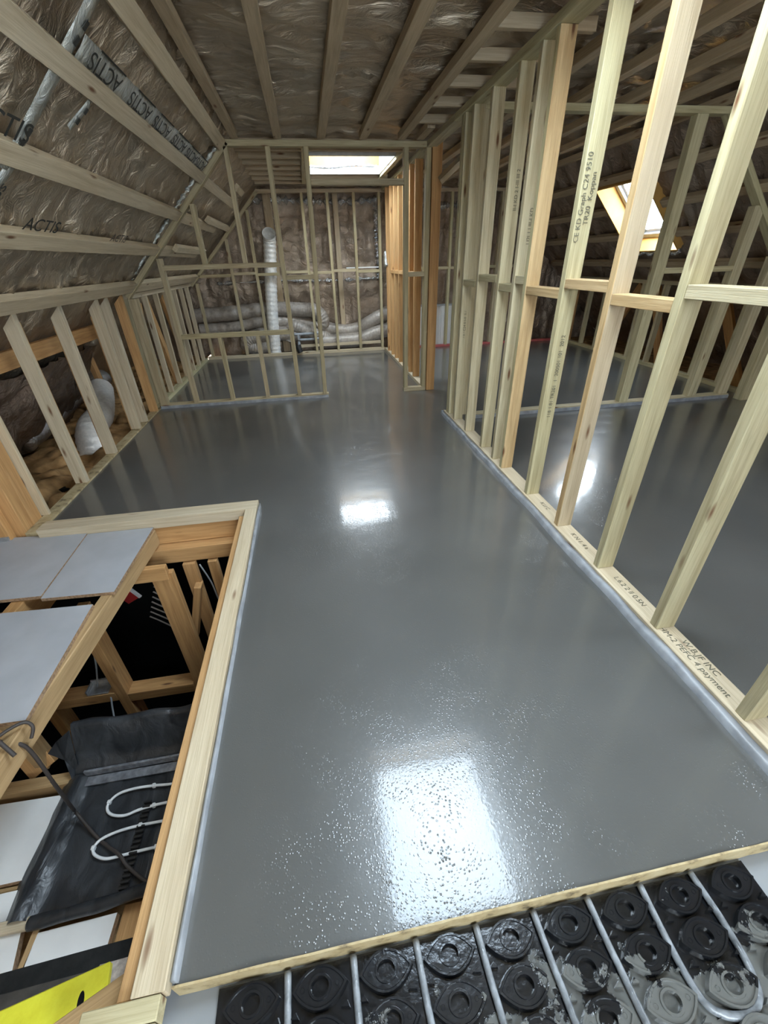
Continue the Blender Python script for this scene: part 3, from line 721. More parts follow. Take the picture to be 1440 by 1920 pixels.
# --- right hand room: cross partition
Rp = T('stud_partition', (3.2, 3.97, 0), 'open stud partition crossing the right hand room', 'stud wall')
slab('sole_plate', 1.50, 4.50, 3.89, 3.975, 0.0, 0.045, PALE, Rp, 0.002)
slab('top_plate', 1.39, 3.48, 3.89, 3.975, 2.318, 2.362, PALE, Rp, 0.002)
lumber('raking_plate', (3.45, 3.93, 2.34), (4.62, 3.93, 1.17), 0.085, 0.045, PALE, Rp, (0, 1, 0), 0.002)
for x, zt in ((1.45, 2.318), (3.22, 2.318), (4.04, 1.73), (4.43, 1.34)):
    slab('stud', x-0.05, x+0.05, 3.895, 3.97, 0.045, zt, PALE, Rp, 0.002)
for a, b, z in ((3.27, 3.99, 1.23),):
    slab('noggin', a, b, 3.895, 3.97, z, z+0.045, PALE, Rp, 0.002)
o = slab('edge_foam', 1.50, 4.50, 3.877, 3.888, -0.01, 0.035, DPC, bev=0.004); tag(o, 'blue grey foam edging along the cross partition in the right room', 'edge strip')
o = slab('door_post', 4.53, 4.63, 3.76, 3.85, 0.0, 1.26, PALE, bev=0.003); tag(o, 'separate post past the right end of the cross partition', 'post')
# right knee wall
Kr = T('eaves_stud_frame', (4.75, 5.0, 0), 'low knee wall frame along the far side of the right hand room', 'stud wall')
slab('sole_plate', 4.72, 4.80, 0.0, 7.9, 0.0, 0.045, PALE, Kr, 0.002)
slab('top_plate', 4.72, 4.80, 0.0, 7.9, 1.03, 1.075, PALE, Kr, 0.002)
for i in range(17):
    y = 7.62-0.415*i
    slab('stud', 4.722, 4.798, y-0.02, y+0.022, 0.045, 1.03, PALE if i % 3 else ORANGE, Kr, 0.002)
for i, (p, q) in enumerate([((4.95, 6.9, 0), (4.9, 6.2, 1.0)), ((4.95, 5.5, 0), (4.9, 5.9, 1.0)), ((4.95, 4.2, 0), (4.9, 4.8, 1.0))]):
    o = lumber('eaves_brace', p, q, 0.045, 0.12, ORANGE); tag(o, 'orange brace behind the right knee wall, %s' % ['farthest', 'middle', 'nearest'][i], 'timber', 'orange braces behind the right knee wall')

# ================================================================== STAIRWELL UPSTAND
Up = T('stairwell_upstand', (-0.51, 1.4, 0), 'pale timber upstand framing the stairwell edge of the floor', 'upstand')
slab('side_rail', -0.545, -0.473, 0.303, 2.41, 0.0, 0.045, CREAM, Up, 0.002)
slab('far_rail', -1.79, -0.473, 2.411, 2.495, -0.03, 0.045, CREAM, Up, 0.002)
slab('rail_fillet', -1.79, -0.473, 2.496, 2.53, 0.0, 0.040, CREAM, Up, 0.002)
o = slab('trimmer_joist', -0.590, -0.547, 0.31, 2.40, -0.26, 0.002, ORANGE, bev=0.002); tag(o, 'brown trimmer joist against the left face of the upstand', 'joist')
o = slab('header_joist', -1.80, -0.592, 2.425, 2.47, -0.16, -0.031, ORANGE, bev=0.002); tag(o, 'upper orange header joist below the far upstand rail', 'joist')
o = slab('header_joist', -1.80, -0.592, 2.35, 2.44, -0.27, -0.165, ORANGE, bev=0.002); tag(o, 'lower orange header joist standing proud of the upper one', 'joist')
Bk = T('corner_block', (-0.55, 0.24, 0), 'pale treated timbers laid side by side at the near stairwell corner', 'timber')
slab('timber', -0.640, -0.479, 0.262, 0.301, 0.0, 0.045, PALE, Bk, 0.002)
slab('timber', -0.640, -0.479, 0.200, 0.260, 0.0, 0.045, PALE, Bk, 0.002)
# screed stop lath
bm = bmesh.new(); rr = []
for x in frange(-0.472, 1.30, 0.03):
    j = 0.004*noise.noise(V((x*23, 1, 2))); h = 0.004+0.004*noise.noise(V((x*9, 5, 2)))
    rr.append([bm.verts.new((x-0.4, 0.3125+j*0.5, -0.06)), bm.verts.new((x-0.4, 0.3125+j*0.5, h)), bm.verts.new((x-0.4, 0.317, h)), bm.verts.new((x-0.4, 0.317, -0.06))])
for i in range(len(rr)-1):
    for k in range(4): bm.faces.new((rr[i][k], rr[i][(k+1) % 4], rr[i+1][(k+1) % 4], rr[i+1][k]))
bm.faces.new(rr[0]); bm.faces.new(rr[-1][::-1])
o = link('stop_lath', tomesh(bm), STAIN, None, Matrix.Translation((0.4, 0, 0))); tag(o, 'thin timber lath holding the near edge of the wet floor', 'lath')

# ================================================================== HEATING PANEL
Hp = T('castellated_panel', (0.35, 0.1, -0.06), 'black castellated heating floor panel below the lath', 'floor panel')
bm = boxbm(1.405, 0.62, 0.006); link('base_sheet', tomesh(bm), PANEL, Hp, Matrix.Translation((0.323, -0.004, -0.058)))
# one castellation: an eye shaped boss with a round well and a triangular rib either side
def eyebm():
    bm = bmesh.new(); N = 28; H = 0.020
    def ring(a, b, z, eye):
        r_ = []
        for k in range(N):
            t = 2*math.pi*k/N; c_, s_ = math.cos(t), math.sin(t)
            if eye: x = a*c_; y = b*(abs(1-abs(c_)**2.0))**0.92*(1 if s_ >= 0 else -1)
            else: x, y = a*c_, b*s_
            r_.append(bm.verts.new((x, y, z)))
        return r_
    rs_ = [ring(0.066, 0.0385, 0, 1), ring(0.063, 0.036, H, 1), ring(0.057, 0.032, H, 1), ring(0.055, 0.0305, H-0.003, 1), ring(0.027, 0.0225, H-0.003, 0), ring(0.026, 0.0215, H, 0),
           ring(0.021, 0.017, H, 0), ring(0.020, 0.016, 0.004, 0)]
    for a, b in zip(rs_[:-1], rs_[1:]):
        for k in range(N): bm.faces.new((a[k], a[(k+1) % N], b[(k+1) % N], b[k]))
    bm.faces.new(rs_[-1])
    for sx_ in (-1, 1):    # small peg holes: raised collars
        for k in (0,):
            c0 = V((0.040*sx_, 0, H-0.003)); M8 = 8
            r1 = [bm.verts.new(c0+V((0.005*math.cos(q*math.pi/4), 0.005*math.sin(q*math.pi/4), 0.001))) for q in range(M8)]
            r2 = [bm.verts.new(c0+V((0.003*math.cos(q*math.pi/4), 0.003*math.sin(q*math.pi/4), -0.006))) for q in range(M8)]
            for q in range(M8): bm.faces.new((r1[q], r1[(q+1) % M8], r2[(q+1) % M8], r2[q]))
            bm.faces.new(r2)
    for sx_ in (-1, 1):
        def tri(cx, cy, s_, z0, z1, rot):
            pts = [V((s_*math.cos(rot+q*2.094), 0.6*s_*math.sin(rot+q*2.094), 0)) for q in range(3)]
            lo = [bm.verts.new((cx+p.x, cy+p.y, z0)) for p in pts]; hi = [bm.verts.new((cx+p.x*0.75, cy+p.y*0.75, z1)) for p in pts]
            bm.faces.new(hi)
            for q in range(3): bm.faces.new((lo[q], lo[(q+1) % 3], hi[(q+1) % 3], hi[q]))
        tri(0.058*sx_, -0.036, 0.014, 0, 0.014, 0.3+sx_)
    return bm
eye = tomesh(eyebm()); first = None
for row, y in enumerate((0.267, 0.188, 0.109, 0.030, -0.049)):
    for k in range(9):
        x = -0.300+0.1565*k
        if x > 1.0: continue
        if first is None:
            first = link('castellation', eye, PANEL, Hp, Matrix.Translation((x, y, -0.056)))
        else:
            c = first.copy(); C.objects.link(c); c.matrix_local = WM[Hp.name].inverted() @ Matrix.Translation((x, y, -0.056)); c.rotation_euler.z = 0
# pipes clipped between the bosses
PIPE = plain('grey_splashed_pipe', (0.19, 0.205, 0.22), 0.25, 0.0, 0.6, 0.55, 30, 0.4)
nmz = ['first', 'second', 'third', 'fourth', 'fifth', 'sixth', 'seventh', 'eighth']
xp = [-0.219, -0.062, 0.094, 0.250, 0.405, 0.556]
for i, x in enumerate(xp):
    sk = 0.012
    o = tube('heating_pipe', [(x, 0.306, -0.046), (x+0.002, 0.22, -0.046), (x+0.008, 0.10, -0.046), (x+sk, -0.02, -0.047), (x+sk+0.004, -0.2, -0.047)], 0.0085, PIPE, None, 8, 12)
    tag(o, 'grey heating pipe running out from under the lath, %s from the left' % nmz[i], 'pipe', 'heating pipes on the black panel')
o = tube('heating_pipe', [(0.710, 0.306, -0.046), (0.704, 0.20, -0.046), (0.706, 0.125, -0.046), (0.722, 0.085, -0.046), (0.775, 0.066, -0.046), (0.832, 0.078, -0.046), (0.858, 0.12, -0.046), (0.866, 0.20, -0.046), (0.862, 0.306, -0.046)], 0.0085, PIPE, None, 12, 12)
tag(o, 'heating pipe turning a U bend at the right end of the black panel', 'pipe')
o = tube('heating_pipe', [(0.98, 0.17, -0.036), (1.0, 0.10, -0.038), (1.02, -0.05, -0.04)], 0.011, PIPE, None, 8, 12)
tag(o, 'short thicker pipe end at the lower right corner of the panel', 'pipe')

# ================================================================== STAIRWELL: boards, beam, lower landing
o = prism('coated_board', [(-2.35, 2.49), (-2.35, 1.86), (-1.495, 1.829), (-1.515, 2.405)], -0.008, 0.018, BOARD, edge=CHIP); tag(o, 'grey coated chipboard at the left edge against the far upstand', 'board')
o = prism('coated_board', [(-1.512, 2.403), (-1.490, 1.812), (-1.138, 1.795), (-1.122, 2.400)], -0.012, 0.018, BOARD, edge=CHIP); tag(o, 'grey coated chipboard offcut at the head of the stairwell opening', 'board')
o = prism('coated_board', [(-2.2, 1.76), (-2.2, 1.13), (-1.19, 1.103), (-1.205, 1.715)], -0.010, 0.020, BOARD, edge=CHIP); tag(o, 'nearest grey coated chipboard at the left edge', 'board')
o = lumber('support_beam', (-1.145, 2.405, -0.085), (-1.262, 0.62, -0.085), 0.055, 0.105, TAN, None, (1, 0, 0), 0.004); tag(o, 'rough sawn beam under the right ends of the grey boards', 'beam')
for i, (x, m_) in enumerate([(-1.62, ORANGE), (-2.0, ORANGE)]):
    o = slab('floor_joist', x-0.03, x+0.03, 0.3, 2.34, -0.20, -0.032, m_, bev=0.002); tag(o, 'orange joist under the grey boards, %s' % ['right one', 'left one'][i], 'joist')
# posts of the storey below
Y = 2.15
o = T('lower_stud_frame', (-1.4, Y, -1.2), 'orange stud frame in the storey below, seen down the stairwell', 'stud wall')
slab('stud', -1.130, -1.000, Y, Y+0.045, -2.2, -0.20, ORANGE, o, 0.003)
slab('stud', -1.657, -1.585, Y-0.02, Y+0.10, -2.2, -0.42, ORANGE, o, 0.003)
slab('stud', -2.16, -2.085, Y-0.02, Y+0.10, -2.2, -0.42, ORANGE, o, 0.003)
slab('noggin', -1.584, -1.131, Y-0.02, Y+0.09, -1.30, -1.215, ORANGE, o, 0.003)
slab('noggin', -2.084, -1.658, Y-0.02, Y+0.09, -1.27, -1.185, ORANGE, o, 0.003)
slab('head_piece', -1.30, -1.02, Y-0.02, Y+0.02, -0.24, -0.14, ORANGE, o, 0.003)
lumber('brace', (-0.935, 2.31, -0.44), (-1.06, 2.27, -0.88), 0.09, 0.045, ORANGE, o, (0, 1, 0), 0.003)
slab('stud', -1.005, -0.925, 2.33, 2.375, -1.9, -0.28, ORANGE, o, 0.003)
slab('stud', -0.845, -0.785, 2.33, 2.375, -1.9, -0.28, ORANGE, o, 0.003)
o = T('back_box', (-1.80, Y+0.03, -1.185), 'galvanised steel electrical box on the lower orange noggin', 'electrical box')
slab('box_plate', -1.84, -1.70, Y-0.015, Y+0.085, -1.184, -1.172, STEEL, o, 0.003)
slab('box_side', -1.84, -1.70, Y+0.075, Y+0.085, -1.172, -1.13, STEEL, o); slab('box_side', -1.84, -1.832, Y-0.015, Y+0.075, -1.172, -1.14, STEEL, o)
o = tube('grey_cable', [(-1.72, Y+0.12, -0.5), (-1.75, Y+0.12, -0.9), (-1.77, Y+0.02, -1.14)], 0.006, GREYP); tag(o, 'grey cable dropping into the steel box', 'cable')
o = tube('grey_cable', [(-1.70, Y, -1.20), (-1.66, 2.0, -1.40), (-1.50, 1.95, -1.45), (-1.42, 1.9, -1.62)], 0.006, GREYP); tag(o, 'grey cable looping below the orange noggin', 'cable')
o = tube('grey_cable', [(-0.90, 2.34, -0.3), (-0.86, 2.33, -0.45), (-0.85, 2.34, -0.62), (-0.82, 2.33, -0.72)], 0.005, GREYP); tag(o, 'thin grey cable beside the far lower posts', 'cable')
o = T('red_sign', (-1.75, 2.9, -0.9), 'red board with white edge glimpsed in the dark storey below', 'sign')
lumber('red_face', (-1.90, 2.85, -0.55), (-1.68, 2.85, -0.95), 0.02, 0.13, RED, o, (0, 1, 0)); lumber('white_edge', (-1.843, 2.838, -0.52), (-1.623, 2.838, -0.92), 0.02, 0.025, WHITE, o, (0, 1, 0))
# cable fan
Cf = T('cable_bunch', (-1.35, 2.7, -0.7), 'fan of pale cable ends hanging in the dark below', 'cable')
for k in range(7):
    a0 = V((-1.42-0.02*k, 2.7, -0.72-0.05*k)); tube('cable_end', [a0, a0+V((0.06, 0, -0.06)), a0+V((0.15, 0, -0.09-0.012*k))], 0.006, DUCTG, Cf, 6, 6)

# landing at half level
Lz = -0.80
o = prism('white_board', [(-1.75, 1.262), (-1.440, 1.254), (-1.415, 0.925), (-1.73, 0.918)], Lz, 0.03, WHITE, edge=CHIP); tag(o, 'white board on the lower level, upper one beside the black sheet', 'board')
o = prism('white_board', [(-1.75, 0.885), (-1.405, 0.893), (-1.33, 0.60), (-1.75, 0.60)], Lz, 0.03, WHITE, edge=CHIP); tag(o, 'white board on the lower level, left of the pale stick', 'board')
o = prism('white_board', [(-1.300, 0.735), (-1.015, 0.745), (-1.02, 0.50), (-1.315, 0.50)], Lz, 0.03, WHITE, edge=CHIP); tag(o, 'white board on the lower level below the rolled black edge', 'board')
for i, (x0, x1, y0, y1, z0, z1, m_, lb) in enumerate([(-1.325, -1.300, 0.45, 0.76, -0.92, -0.80, TAN, 'joist between the two lower white boards'), (-1.80, -0.92, 1.30, 1.36, -0.93, -0.79, TAN, 'orange joist behind the upper white board'),
                                      (-1.75, -0.92, 0.895, 0.915, -0.93, -0.815, TAN, 'brown joist in the gap between the white boards'), (-1.012, -0.85, 0.60, 0.78, -0.95, -0.84, ORANGE, 'brown timber corner right of the lowest white board')]):
    o = slab('landing_joist', x0, x1, y0, y1, z0, z1, m_, bev=0.002); tag(o, lb, 'joist')
o = lumber('lower_brace', (-1.62, 1.42, -0.83), (-1.85, 1.62, -0.55), 0.14, 0.03, ORANGE, None, (1, 0, 0), 0.002); tag(o, 'bright orange ply brace behind the beam at the left edge', 'timber')
o = slab('lower_post', -1.66, -1.60, 1.42, 1.50, -0.83, -0.20, TAN, bev=0.002); tag(o, 'tan post beside the beam with the knotted cable', 'post')
struct(slab('floor_landing', -1.9, -0.47, 0.35, 1.33, -0.96, -0.94, TAN))
# black polythene sheet
Mb = T('black_sheet', (-1.13, 1.05, Lz), 'black polythene sheet dressed over the lower landing', 'plastic sheet')
def wr(x, y, s=0): return 0.010*noise.noise(V((x*9+y*4, y*3, s)))+0.006*noise.noise(V((x*25, y*12, s+4)))
bm = bmesh.new(); us = frange(-1.47, -0.60, 0.02); vs = frange(0.77, 1.315, 0.02); g = []
for x in us:
    col = []
    for y in vs:
        z = 0.012+wr(x, y); dl = x-(-1.365+0.0*(y))
        if x < -1.33: z += 0.035*math.sin(min(1, (-1.33-x)/0.05)*math.pi/2)-max(0, (-1.40-x))*0.9
        if 0.0 < x+1.33 < 0.05: z -= 0.004
        col.append(bm.verts.new((x, y, Lz+z)))
    g.append(col)
for i in range(len(us)-1):
    for j in range(len(vs)-1): bm.faces.new((g[i][j], g[i+1][j], g[i+1][j+1], g[i][j+1]))
m0 = link('sheet', tomesh(bm, smooth=True), MEMB, Mb)
# back upstand with taped ledge and fold
bm = bmesh.new(); g = []
prof = [(1.312, 0.00), (1.318, 0.03), (1.335, 0.05), (1.36, 0.055), (1.375, 0.10), (1.40, 0.17), (1.43, 0.23), (1.45, 0.25), (1.47, 0.24), (1.50, 0.16), (1.52, 0.02)]
for x in frange(-1.40, -0.60, 0.02):
    g.append([bm.verts.new((x+0.01*noise.noise(V((x*7, y*9, 2))), y+0.02*noise.noise(V((x*6, z*8, 3))), Lz+0.01+z*(1+0.22*noise.noise(V((x*5, 1, 6)))))) for y, z in prof])
for i in range(len(g)-1):
    for j in range(len(prof)-1): bm.faces.new((g[i][j], g[i+1][j], g[i+1][j+1], g[i][j+1]))
link('back_flap', tomesh(bm, smooth=True), MEMB, Mb)
bm = bmesh.new()
tv = [(-1.40, 1.43, -0.555), (-1.395, 1.33, -0.79), (-1.405, 1.28, -0.80), (-1.45, 1.37, -0.70), (-1.53, 1.40, -0.67), (-1.49, 1.43, -0.63)]
tvv = [bm.verts.new(p) for p in tv]
for a, b, c in ((0, 1, 3), (1, 2, 3), (0, 3, 5), (3, 4, 5)): bm.faces.new((tvv[a], tvv[b], tvv[c]))
fl_ = link('corner_flap', tomesh(bm), MEMB, Mb); sm_ = fl_.modifiers.new('thickness', 'SOLIDIFY'); sm_.thickness = 0.003
TAPES = plain('silver_grey_sealing_tape', (0.24, 0.25, 0.27), 0.22, 0.3, 0.6, 0.35, 30, 0.8)
slab('sealing_tape', -1.355, -0.62, 1.262, 1.306, Lz+0.02, Lz+0.026, TAPES, Mb)
lumber('sealing_tape', (-1.355, 1.315, Lz+0.045), (-0.62, 1.315, Lz+0.05), 0.012, 0.04, TAPES, Mb)
tube('rolled_edge', [(-1.335, 0.762, Lz+0.02), (-1.20, 0.765, Lz+0.026), (-1.05, 0.775, Lz+0.026), (-0.93, 0.79, Lz+0.03), (-0.75, 0.80, Lz+0.03)], 0.024, MEMB, Mb, 8, 10, 0.06, 0.2)
o = slab('pale_stick', -1.455, -1.335, 0.745, 0.785, Lz+0.005, Lz+0.030, CREAM, bev=0.003); tag(o, 'pale stick end poking out of the rolled black edge', 'timber')
# white pipe loops and clip rail
lp1 = [(-0.70, 1.19), (-0.905, 1.194), (-0.999, 1.202), (-1.087, 1.205), (-1.156, 1.194), (-1.189, 1.162), (-1.185, 1.128), (-1.152, 1.102), (-1.095, 1.090), (-1.037, 1.103), (-0.973, 1.110), (-0.901, 1.113), (-0.70, 1.12)]
lp2 = [(-0.70, 1.035), (-0.912, 1.035), (-1.009, 1.035), (-1.098, 1.028), (-1.165, 1.009), (-1.186, 0.979), (-1.168, 0.951), (-1.117, 0.929), (-1.052, 0.929), (-0.988, 0.933), (-0.913, 0.935), (-0.70, 0.94)]
for i, l in enumerate((lp1, lp2)):
    o = T('pipe_loop', (l[0][0], l[0][1], Lz+0.028), 'white heating pipe loop on the black sheet, '+['farther one', 'nearer one'][i], 'pipe', 'white pipe loops on the black sheet')
    tube('pipe', [(x, y, Lz+0.030) for x, y in l], 0.0062, PEX, o, 8, 10)
    for j in (5, 2, 10):
        x, y = l[min(j, len(l)-2)]; slab('clip', x-0.008, x+0.008, y-0.009, y+0.009, Lz+0.02, Lz+0.040, PEX, o, 0.003)
o = T('clip_rail', (-1.0, 0.95, Lz+0.02), 'black toothed pipe clip rail lying across the black sheet', 'clip rail')
slab('rail_base', -1.020, -0.990, 0.775, 1.130, Lz+0.016, Lz+0.022, BPLAST, o)
for k in range(18):
    y = 0.785+0.02*k; slab('tooth', -1.022, -0.988, y, y+0.008, Lz+0.022, Lz+0.038, BPLAST, o, 0.001)
# dark cable with a knot round the beam
CAB = plain('dark_brown_cable', (0.05, 0.04, 0.035), 0.6)
o = T('knotted_cable', (-1.25, 1.03, -0.05), 'dark cable knotted over the beam and trailing to the black sheet', 'cable')
tube('trailing_length', [(-1.30, 1.06, -0.015), (-1.245, 1.045, -0.04), (-1.195, 1.05, -0.10), (-1.185, 1.03, -0.32), (-1.24, 1.07, -0.55), (-1.30, 1.12, -0.72), (-1.20, 1.03, -0.772), (-1.127, 0.976, -0.77), (-1.06, 0.93, -0.755), (-1.007, 0.879, -0.765), (-0.907, 0.808, -0.76), (-0.80, 0.75, -0.75)], 0.007, CAB, o, 10, 8)
tube('loop', [(-1.31, 1.00, -0.020), (-1.26, 1.02, 0.0), (-1.22, 1.06, 0.005), (-1.185, 1.09, -0.005), (-1.165, 1.085, -0.03), (-1.17, 1.06, -0.06)], 0.006, CAB, o, 8, 8)
tube('loop', [(-1.27, 1.05, -0.012), (-1.24, 1.03, 0.004), (-1.21, 1.01, -0.01), (-1.18, 0.99, -0.045)], 0.007, CAB, o, 8, 8)
tube('loop', [(-1.29, 1.03, -0.01), (-1.265, 1.055, 0.004), (-1.245, 1.035, 0.004), (-1.26, 1.01, -0.005), (-1.30, 0.985, -0.015)], 0.007, CAB, o, 8, 8)

# near left pile: felt strip, weathered plank, painted plank
FELT = plain('black_roofing_felt', (0.018, 0.02, 0.021), 0.7, 0, 0.3, 0.3, 30, 0.3)
GREYW = plain('weathered_dark_plank', (0.075, 0.07, 0.065), 0.75, 0, 0.3, 0.4, 18, 0.4)
o = lumber('felt_strip', (-1.22, 0.475, -0.40), (-0.60, 0.50, -0.40), 0.085, 0.02, FELT, None, (0, 1, 0), 0.003); tag(o, 'black felt strip lying behind the weathered plank', 'felt strip')
o = lumber('weathered_plank', (-1.15, 0.415, -0.33), (-0.60, 0.43, -0.33), 0.075, 0.03, GREYW, None, (0, 1, 0), 0.003); tag(o, 'weathered dark plank behind the yellow painted one', 'plank')
o = T('yellow_plank', (-0.85, 0.36, -0.22), 'yellow painted plank with an oval hand hole at the bottom left', 'plank')
yl = lumber('plank', (-1.10, 0.335, -0.25), (-0.728, 0.405, -0.25), 0.095, 0.02, YELLOW, o, (0, 1, 0), 0.003)
# hand hole: an oval rim round a black face that stands for the shade inside
import mathutils
yx = (V((-0.728, 0.405, -0.25))-V((-1.10, 0.335, -0.25))).normalized(); yy = V((-yx.y, yx.x, 0))
bm = bmesh.new(); N = 20; hc = V((-0.785, 0.383, -0.2395))
r1 = [bm.verts.new(hc+yx*0.013*math.cos(2*math.pi*k/N)+yy*0.030*math.sin(2*math.pi*k/N)+V((0, 0, 0.002))) for k in range(N)]
r2 = [bm.verts.new(hc+yx*0.009*math.cos(2*math.pi*k/N)+yy*0.024*math.sin(2*math.pi*k/N)+V((0, 0, 0.002))) for k in range(N)]
r3 = [bm.verts.new(hc+yx*0.008*math.cos(2*math.pi*k/N)+yy*0.022*math.sin(2*math.pi*k/N)+V((0, 0, 0.0008))) for k in range(N)]
for a, b in ((r1, r2), (r2, r3)):
    for k in range(N): bm.faces.new((a[k], a[(k+1) % N], b[(k+1) % N], b[k]))
f_ = bm.faces.new(r3); f_.material_index = 1
link('hand_hole', tomesh(bm), [YELLOW, BLACK], o)
o = lumber('spattered_offcut', (-0.775, 0.425, -0.27), (-0.60, 0.432, -0.27), 0.06, 0.015, plain('spattered_grey_board', (0.42, 0.38, 0.36), 0.7, 0, 0.3, 0.35, 70), None, (0, 1, 0), 0.002); tag(o, 'pale spattered offcut right of the yellow plank', 'offcut')
o = lumber('side_timber', (-0.80, 0.30, -0.16), (-0.595, 0.37, -0.12), 0.05, 0.05, TAN, None, (0, 1, 0), 0.002); tag(o, 'brown timber below the end of the yellow plank', 'timber')

# ================================================================== FOIL TAPES AND PRINT
def on_slope(x, y, n_=0.0): return slope_pt(s_of(x), 0.046+n_)+V((0, y, 0))
def ribbon(name, a, b, w_, mat, label, cat='tape', lift=0.0, seed=0, parent=None):
    a, b = V(a), V(b); d = (b-a); L = d.length; d.normalize(); s_ = sn.cross(d).normalized(); bm = bmesh.new(); g = []
    for t in frange(0, L, 0.04):
        e1 = w_/2*(1+0.12*noise.noise(V((t*9, seed, 1)))); e2 = w_/2*(1+0.12*noise.noise(V((t*9, seed, 5))))
        h1 = 0.006*noise.noise(V((t*14, seed, 9)))
        g.append([bm.verts.new(d*t+s_*(-e1)), bm.verts.new(d*t-sn*(0.003+h1)), bm.verts.new(d*t+s_*e2)])
    for i in range(len(g)-1):
        for k in range(2): bm.faces.new((g[i][k], g[i][k+1], g[i+1][k+1], g[i+1][k]))
    o = link(name, tomesh(bm, smooth=True), mat, parent, Matrix.Translation(a-sn*lift))
    so = o.modifiers.new('thickness', 'SOLIDIFY'); so.thickness = 0.001
    if parent is None: tag(o, label, cat)
    return o
LT = -0.026
tp = ribbon('printed_tape', on_slope(-0.765, 2.50, LT), on_slope(-0.765, 4.9, LT), 0.105, TAPE, 'clear tape with black lettering running along the left slope')
for y in (2.74, 3.20, 3.60, 4.02, 4.40, 4.74):
    q = on_slope(-0.765, y, LT-0.010)
    text('printed_lettering', 'ACTIS', 0.098, q, (0, -1, 0), sd, INK, tp, 0.0, 1.25)
    w0 = on_slope(-0.728, y, LT-0.010)
    lumber('underline', w0+V((0, -0.11, 0)), w0+V((0, 0.17, 0)), 0.008, 0.0015, INK, tp, sd)
for nm, y, x, m_, sz in (('near', 2.86, -1.315, INK, 0.10), ('far', 3.93, -1.325, INKF, 0.088)):
    q = on_slope(x, y, LT-0.018)
    t_ = text('printed_lettering', 'ACTIS', sz, q, (0, 1, 0), -sd, m_, None, 0.0, 1.25)
    tag(t_, 'black print on the left slope foil above the fourth batten, %s one' % nm, 'lettering')
q = on_slope(-1.04, 2.24, LT-0.018); t_ = text('printed_lettering', 'ACTIS', 0.12, q, (0, 1, 0), -sd, INK, None, 0.0, 1.2); tag(t_, 'large black print cut by the left picture edge', 'lettering')
v1 = ribbon('joint_tape', on_slope(-0.60, 2.45, LT), on_slope(-1.16, 2.42, LT), 0.085, TAPE, 'wrinkled clear tape running down the left slope near the top left', seed=4)
for x, y in ((-0.70, 2.465), (-0.745, 2.455), (-1.02, 2.44), (-1.055, 2.43)):
    lumber('black_square', on_slope(x, y, LT-0.008), on_slope(x-0.025, y-0.007, LT-0.008), 0.026, 0.002, INK, v1, (0, 1, 0))
text('printed_mark', 'S', 0.09, on_slope(-1.10, 2.46, LT-0.008), (0.3, 0.5, 0.3), -sd, INK, v1)
v2 = ribbon('joint_tape', on_slope(-0.86, 2.76, LT), on_slope(-0.97, 2.70, LT), 0.05, TAPE, 'short clear tape with two black squares below the second batten', seed=7)
for x, y in ((-0.885, 2.745), (-0.925, 2.725)):
    lumber('black_square', on_slope(x, y, LT-0.008), on_slope(x-0.02, y-0.005, LT-0.008), 0.024, 0.002, INK, v2, (0, 1, 0))
v3 = ribbon('joint_tape', on_slope(-1.14, 2.44, LT), on_slope(-1.34, 2.38, LT), 0.07, TAPE, 'clear tape with black marks below the third batten at the left edge', seed=9)
text('printed_mark', 'ss', 0.09, on_slope(-1.22, 2.425, LT-0.008), (0.3, 0.2, 0.3), -sd, INK, v3)
# gable seams of shiny crumpled foil
def seam(pts, r, label):
    o = tube('foil_seam', pts, r, SILVER, None, 22, 7, 0.85, 0.055); return tag(o, label, 'foil seam')
seam([(-1.0, 8.44, 2.26), (-0.2, 8.43, 2.27), (0.6, 8.44, 2.24), (1.4, 8.43, 2.27)], 0.035, 'shiny crumpled foil seam high across the gable')
seam([(-1.5, 8.43, 1.13), (-0.4, 8.42, 1.14), (0.6, 8.43, 1.12), (1.4, 8.42, 1.14)], 0.022, 'shiny foil seam at mid height across the gable')
seam([(1.30, 8.42, 2.3), (1.28, 8.41, 1.8), (1.31, 8.42, 1.4), (1.29, 8.42, 1.1)], 0.035, 'shiny crumpled foil seam running down the gable by the orange wall')
seam([(1.75, 8.43, 2.18), (2.2, 8.42, 2.17), (2.7, 8.43, 2.18)], 0.035, 'shiny foil seam high on the gable right of the orange post')
# silver edge along the partition rake
o = tube('foil_seam', [(-0.66, 5.00, 2.30), (-0.95, 5.01, 2.03), (-1.25, 5.00, 1.74), (-1.70, 5.01, 1.30)], 0.014, TAPE, None, 20, 6, 0.5, 0.07); tag(o, 'strip of shiny foil along the raking top of the partition', 'foil seam')

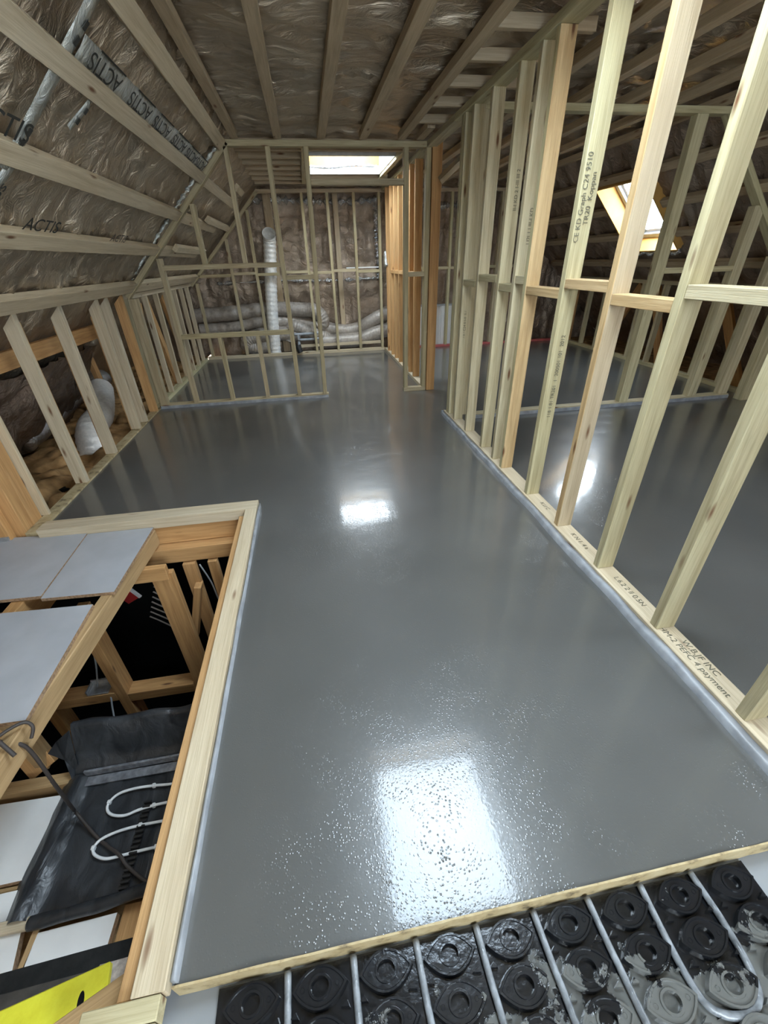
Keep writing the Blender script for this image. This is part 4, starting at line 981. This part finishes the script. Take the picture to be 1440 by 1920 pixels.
# ================================================================== DUCTS AND PIPES BEHIND THE FAR FRAME
o = tube('flexible_duct', [(-0.67, 8.08, 0.02), (-0.64, 8.07, 0.5), (-0.59, 8.07, 1.0), (-0.53, 8.08, 1.45), (-0.50, 8.07, 1.68), (-0.49, 8.03, 1.77), (-0.485, 7.98, 1.81)], 0.10, DUCT, None, 24, 22, 0.04, 0.07, cap=False)
tag(o, 'white flexible duct standing upright behind the far frame, open end up', 'duct')
dl = [('grey brown duct lying on top of the pile, bent round at its right end', [(-2.0, 8.25, 0.66), (-1.4, 8.22, 0.68), (-0.7, 8.27, 0.72), (-0.2, 8.22, 0.70), (0.12, 8.2, 0.66), (0.24, 8.2, 0.5), (0.16, 8.24, 0.42)], 0.115),
      ('grey brown duct lying second from the top of the pile at the left', [(-1.9, 8.2, 0.44), (-1.3, 8.24, 0.46), (-0.9, 8.25, 0.52), (-0.3, 8.28, 0.50)], 0.10),
      ('grey brown duct at the bottom left of the pile, ending in a bend', [(-0.2, 8.24, 0.30), (-0.7, 8.18, 0.33), (-1.05, 8.14, 0.28), (-1.15, 8.15, 0.17), (-0.95, 8.16, 0.11), (-0.6, 8.2, 0.13)], 0.12),
      ('grey brown duct sloping down in the middle of the pile', [(-0.35, 8.3, 0.52), (0.1, 8.3, 0.42), (0.5, 8.28, 0.32), (0.85, 8.27, 0.33), (1.25, 8.2, 0.52), (1.6, 8.2, 0.65)], 0.11),
      ('grey brown duct at the bottom right of the pile', [(0.1, 8.2, 0.16), (0.5, 8.2, 0.15), (0.9, 8.18, 0.17), (1.25, 8.18, 0.27), (1.6, 8.2, 0.33)], 0.125),
      ('grey brown duct arching behind the grey waste pipes', [(-0.4, 8.24, 0.2), (-0.3, 8.2, 0.42), (-0.1, 8.18, 0.36), (0.15, 8.2, 0.26), (0.3, 8.25, 0.2)], 0.11)]
for lb, pts, r in dl:
    o = tube('flexible_duct', pts, r, DUCTG, None, 22, 18, 0.035, 0.04); tag(o, lb, 'duct', 'grey brown ducts piled behind the far frame')
o = T('waste_pipework', (-0.2, 8.0, 0.1), 'grey waste pipes with a black trap behind the far frame', 'pipework')
tube('pipe', [(-0.30, 8.0, 0.32), (0.0, 8.0, 0.325), (0.17, 8.0, 0.33)], 0.022, GREYP, o, 4, 12); tube('pipe', [(-0.22, 8.0, 0.23), (0.0, 8.0, 0.23), (0.17, 8.0, 0.24)], 0.02, GREYP, o, 4, 12)
tube('coupling', [(0.12, 8.0, 0.33), (0.18, 8.0, 0.33)], 0.03, WFRAME, o, 2, 12); tube('pipe', [(-0.23, 8.0, 0.34), (-0.23, 8.0, 0.2), (-0.23, 7.98, 0.14)], 0.024, GREYP, o, 4, 12)
tube('trap', [(-0.25, 7.84, 0.17), (-0.235, 7.83, 0.10), (-0.22, 7.83, 0.05)], 0.05, BPLAST, o, 4, 14)
o = slab('timber_offcut', -0.2+0.9, 1.25, 7.98, 8.02, 1.30, 1.315, WHITE); tag(o, 'thin white slat lying on the far noggin', 'slat')
o = slab('floor_batten', -0.2, 1.25, 8.0, 8.05, 0.10, 0.145, CREAM, bev=0.002); tag(o, 'pale low rail behind the far frame foot', 'timber')
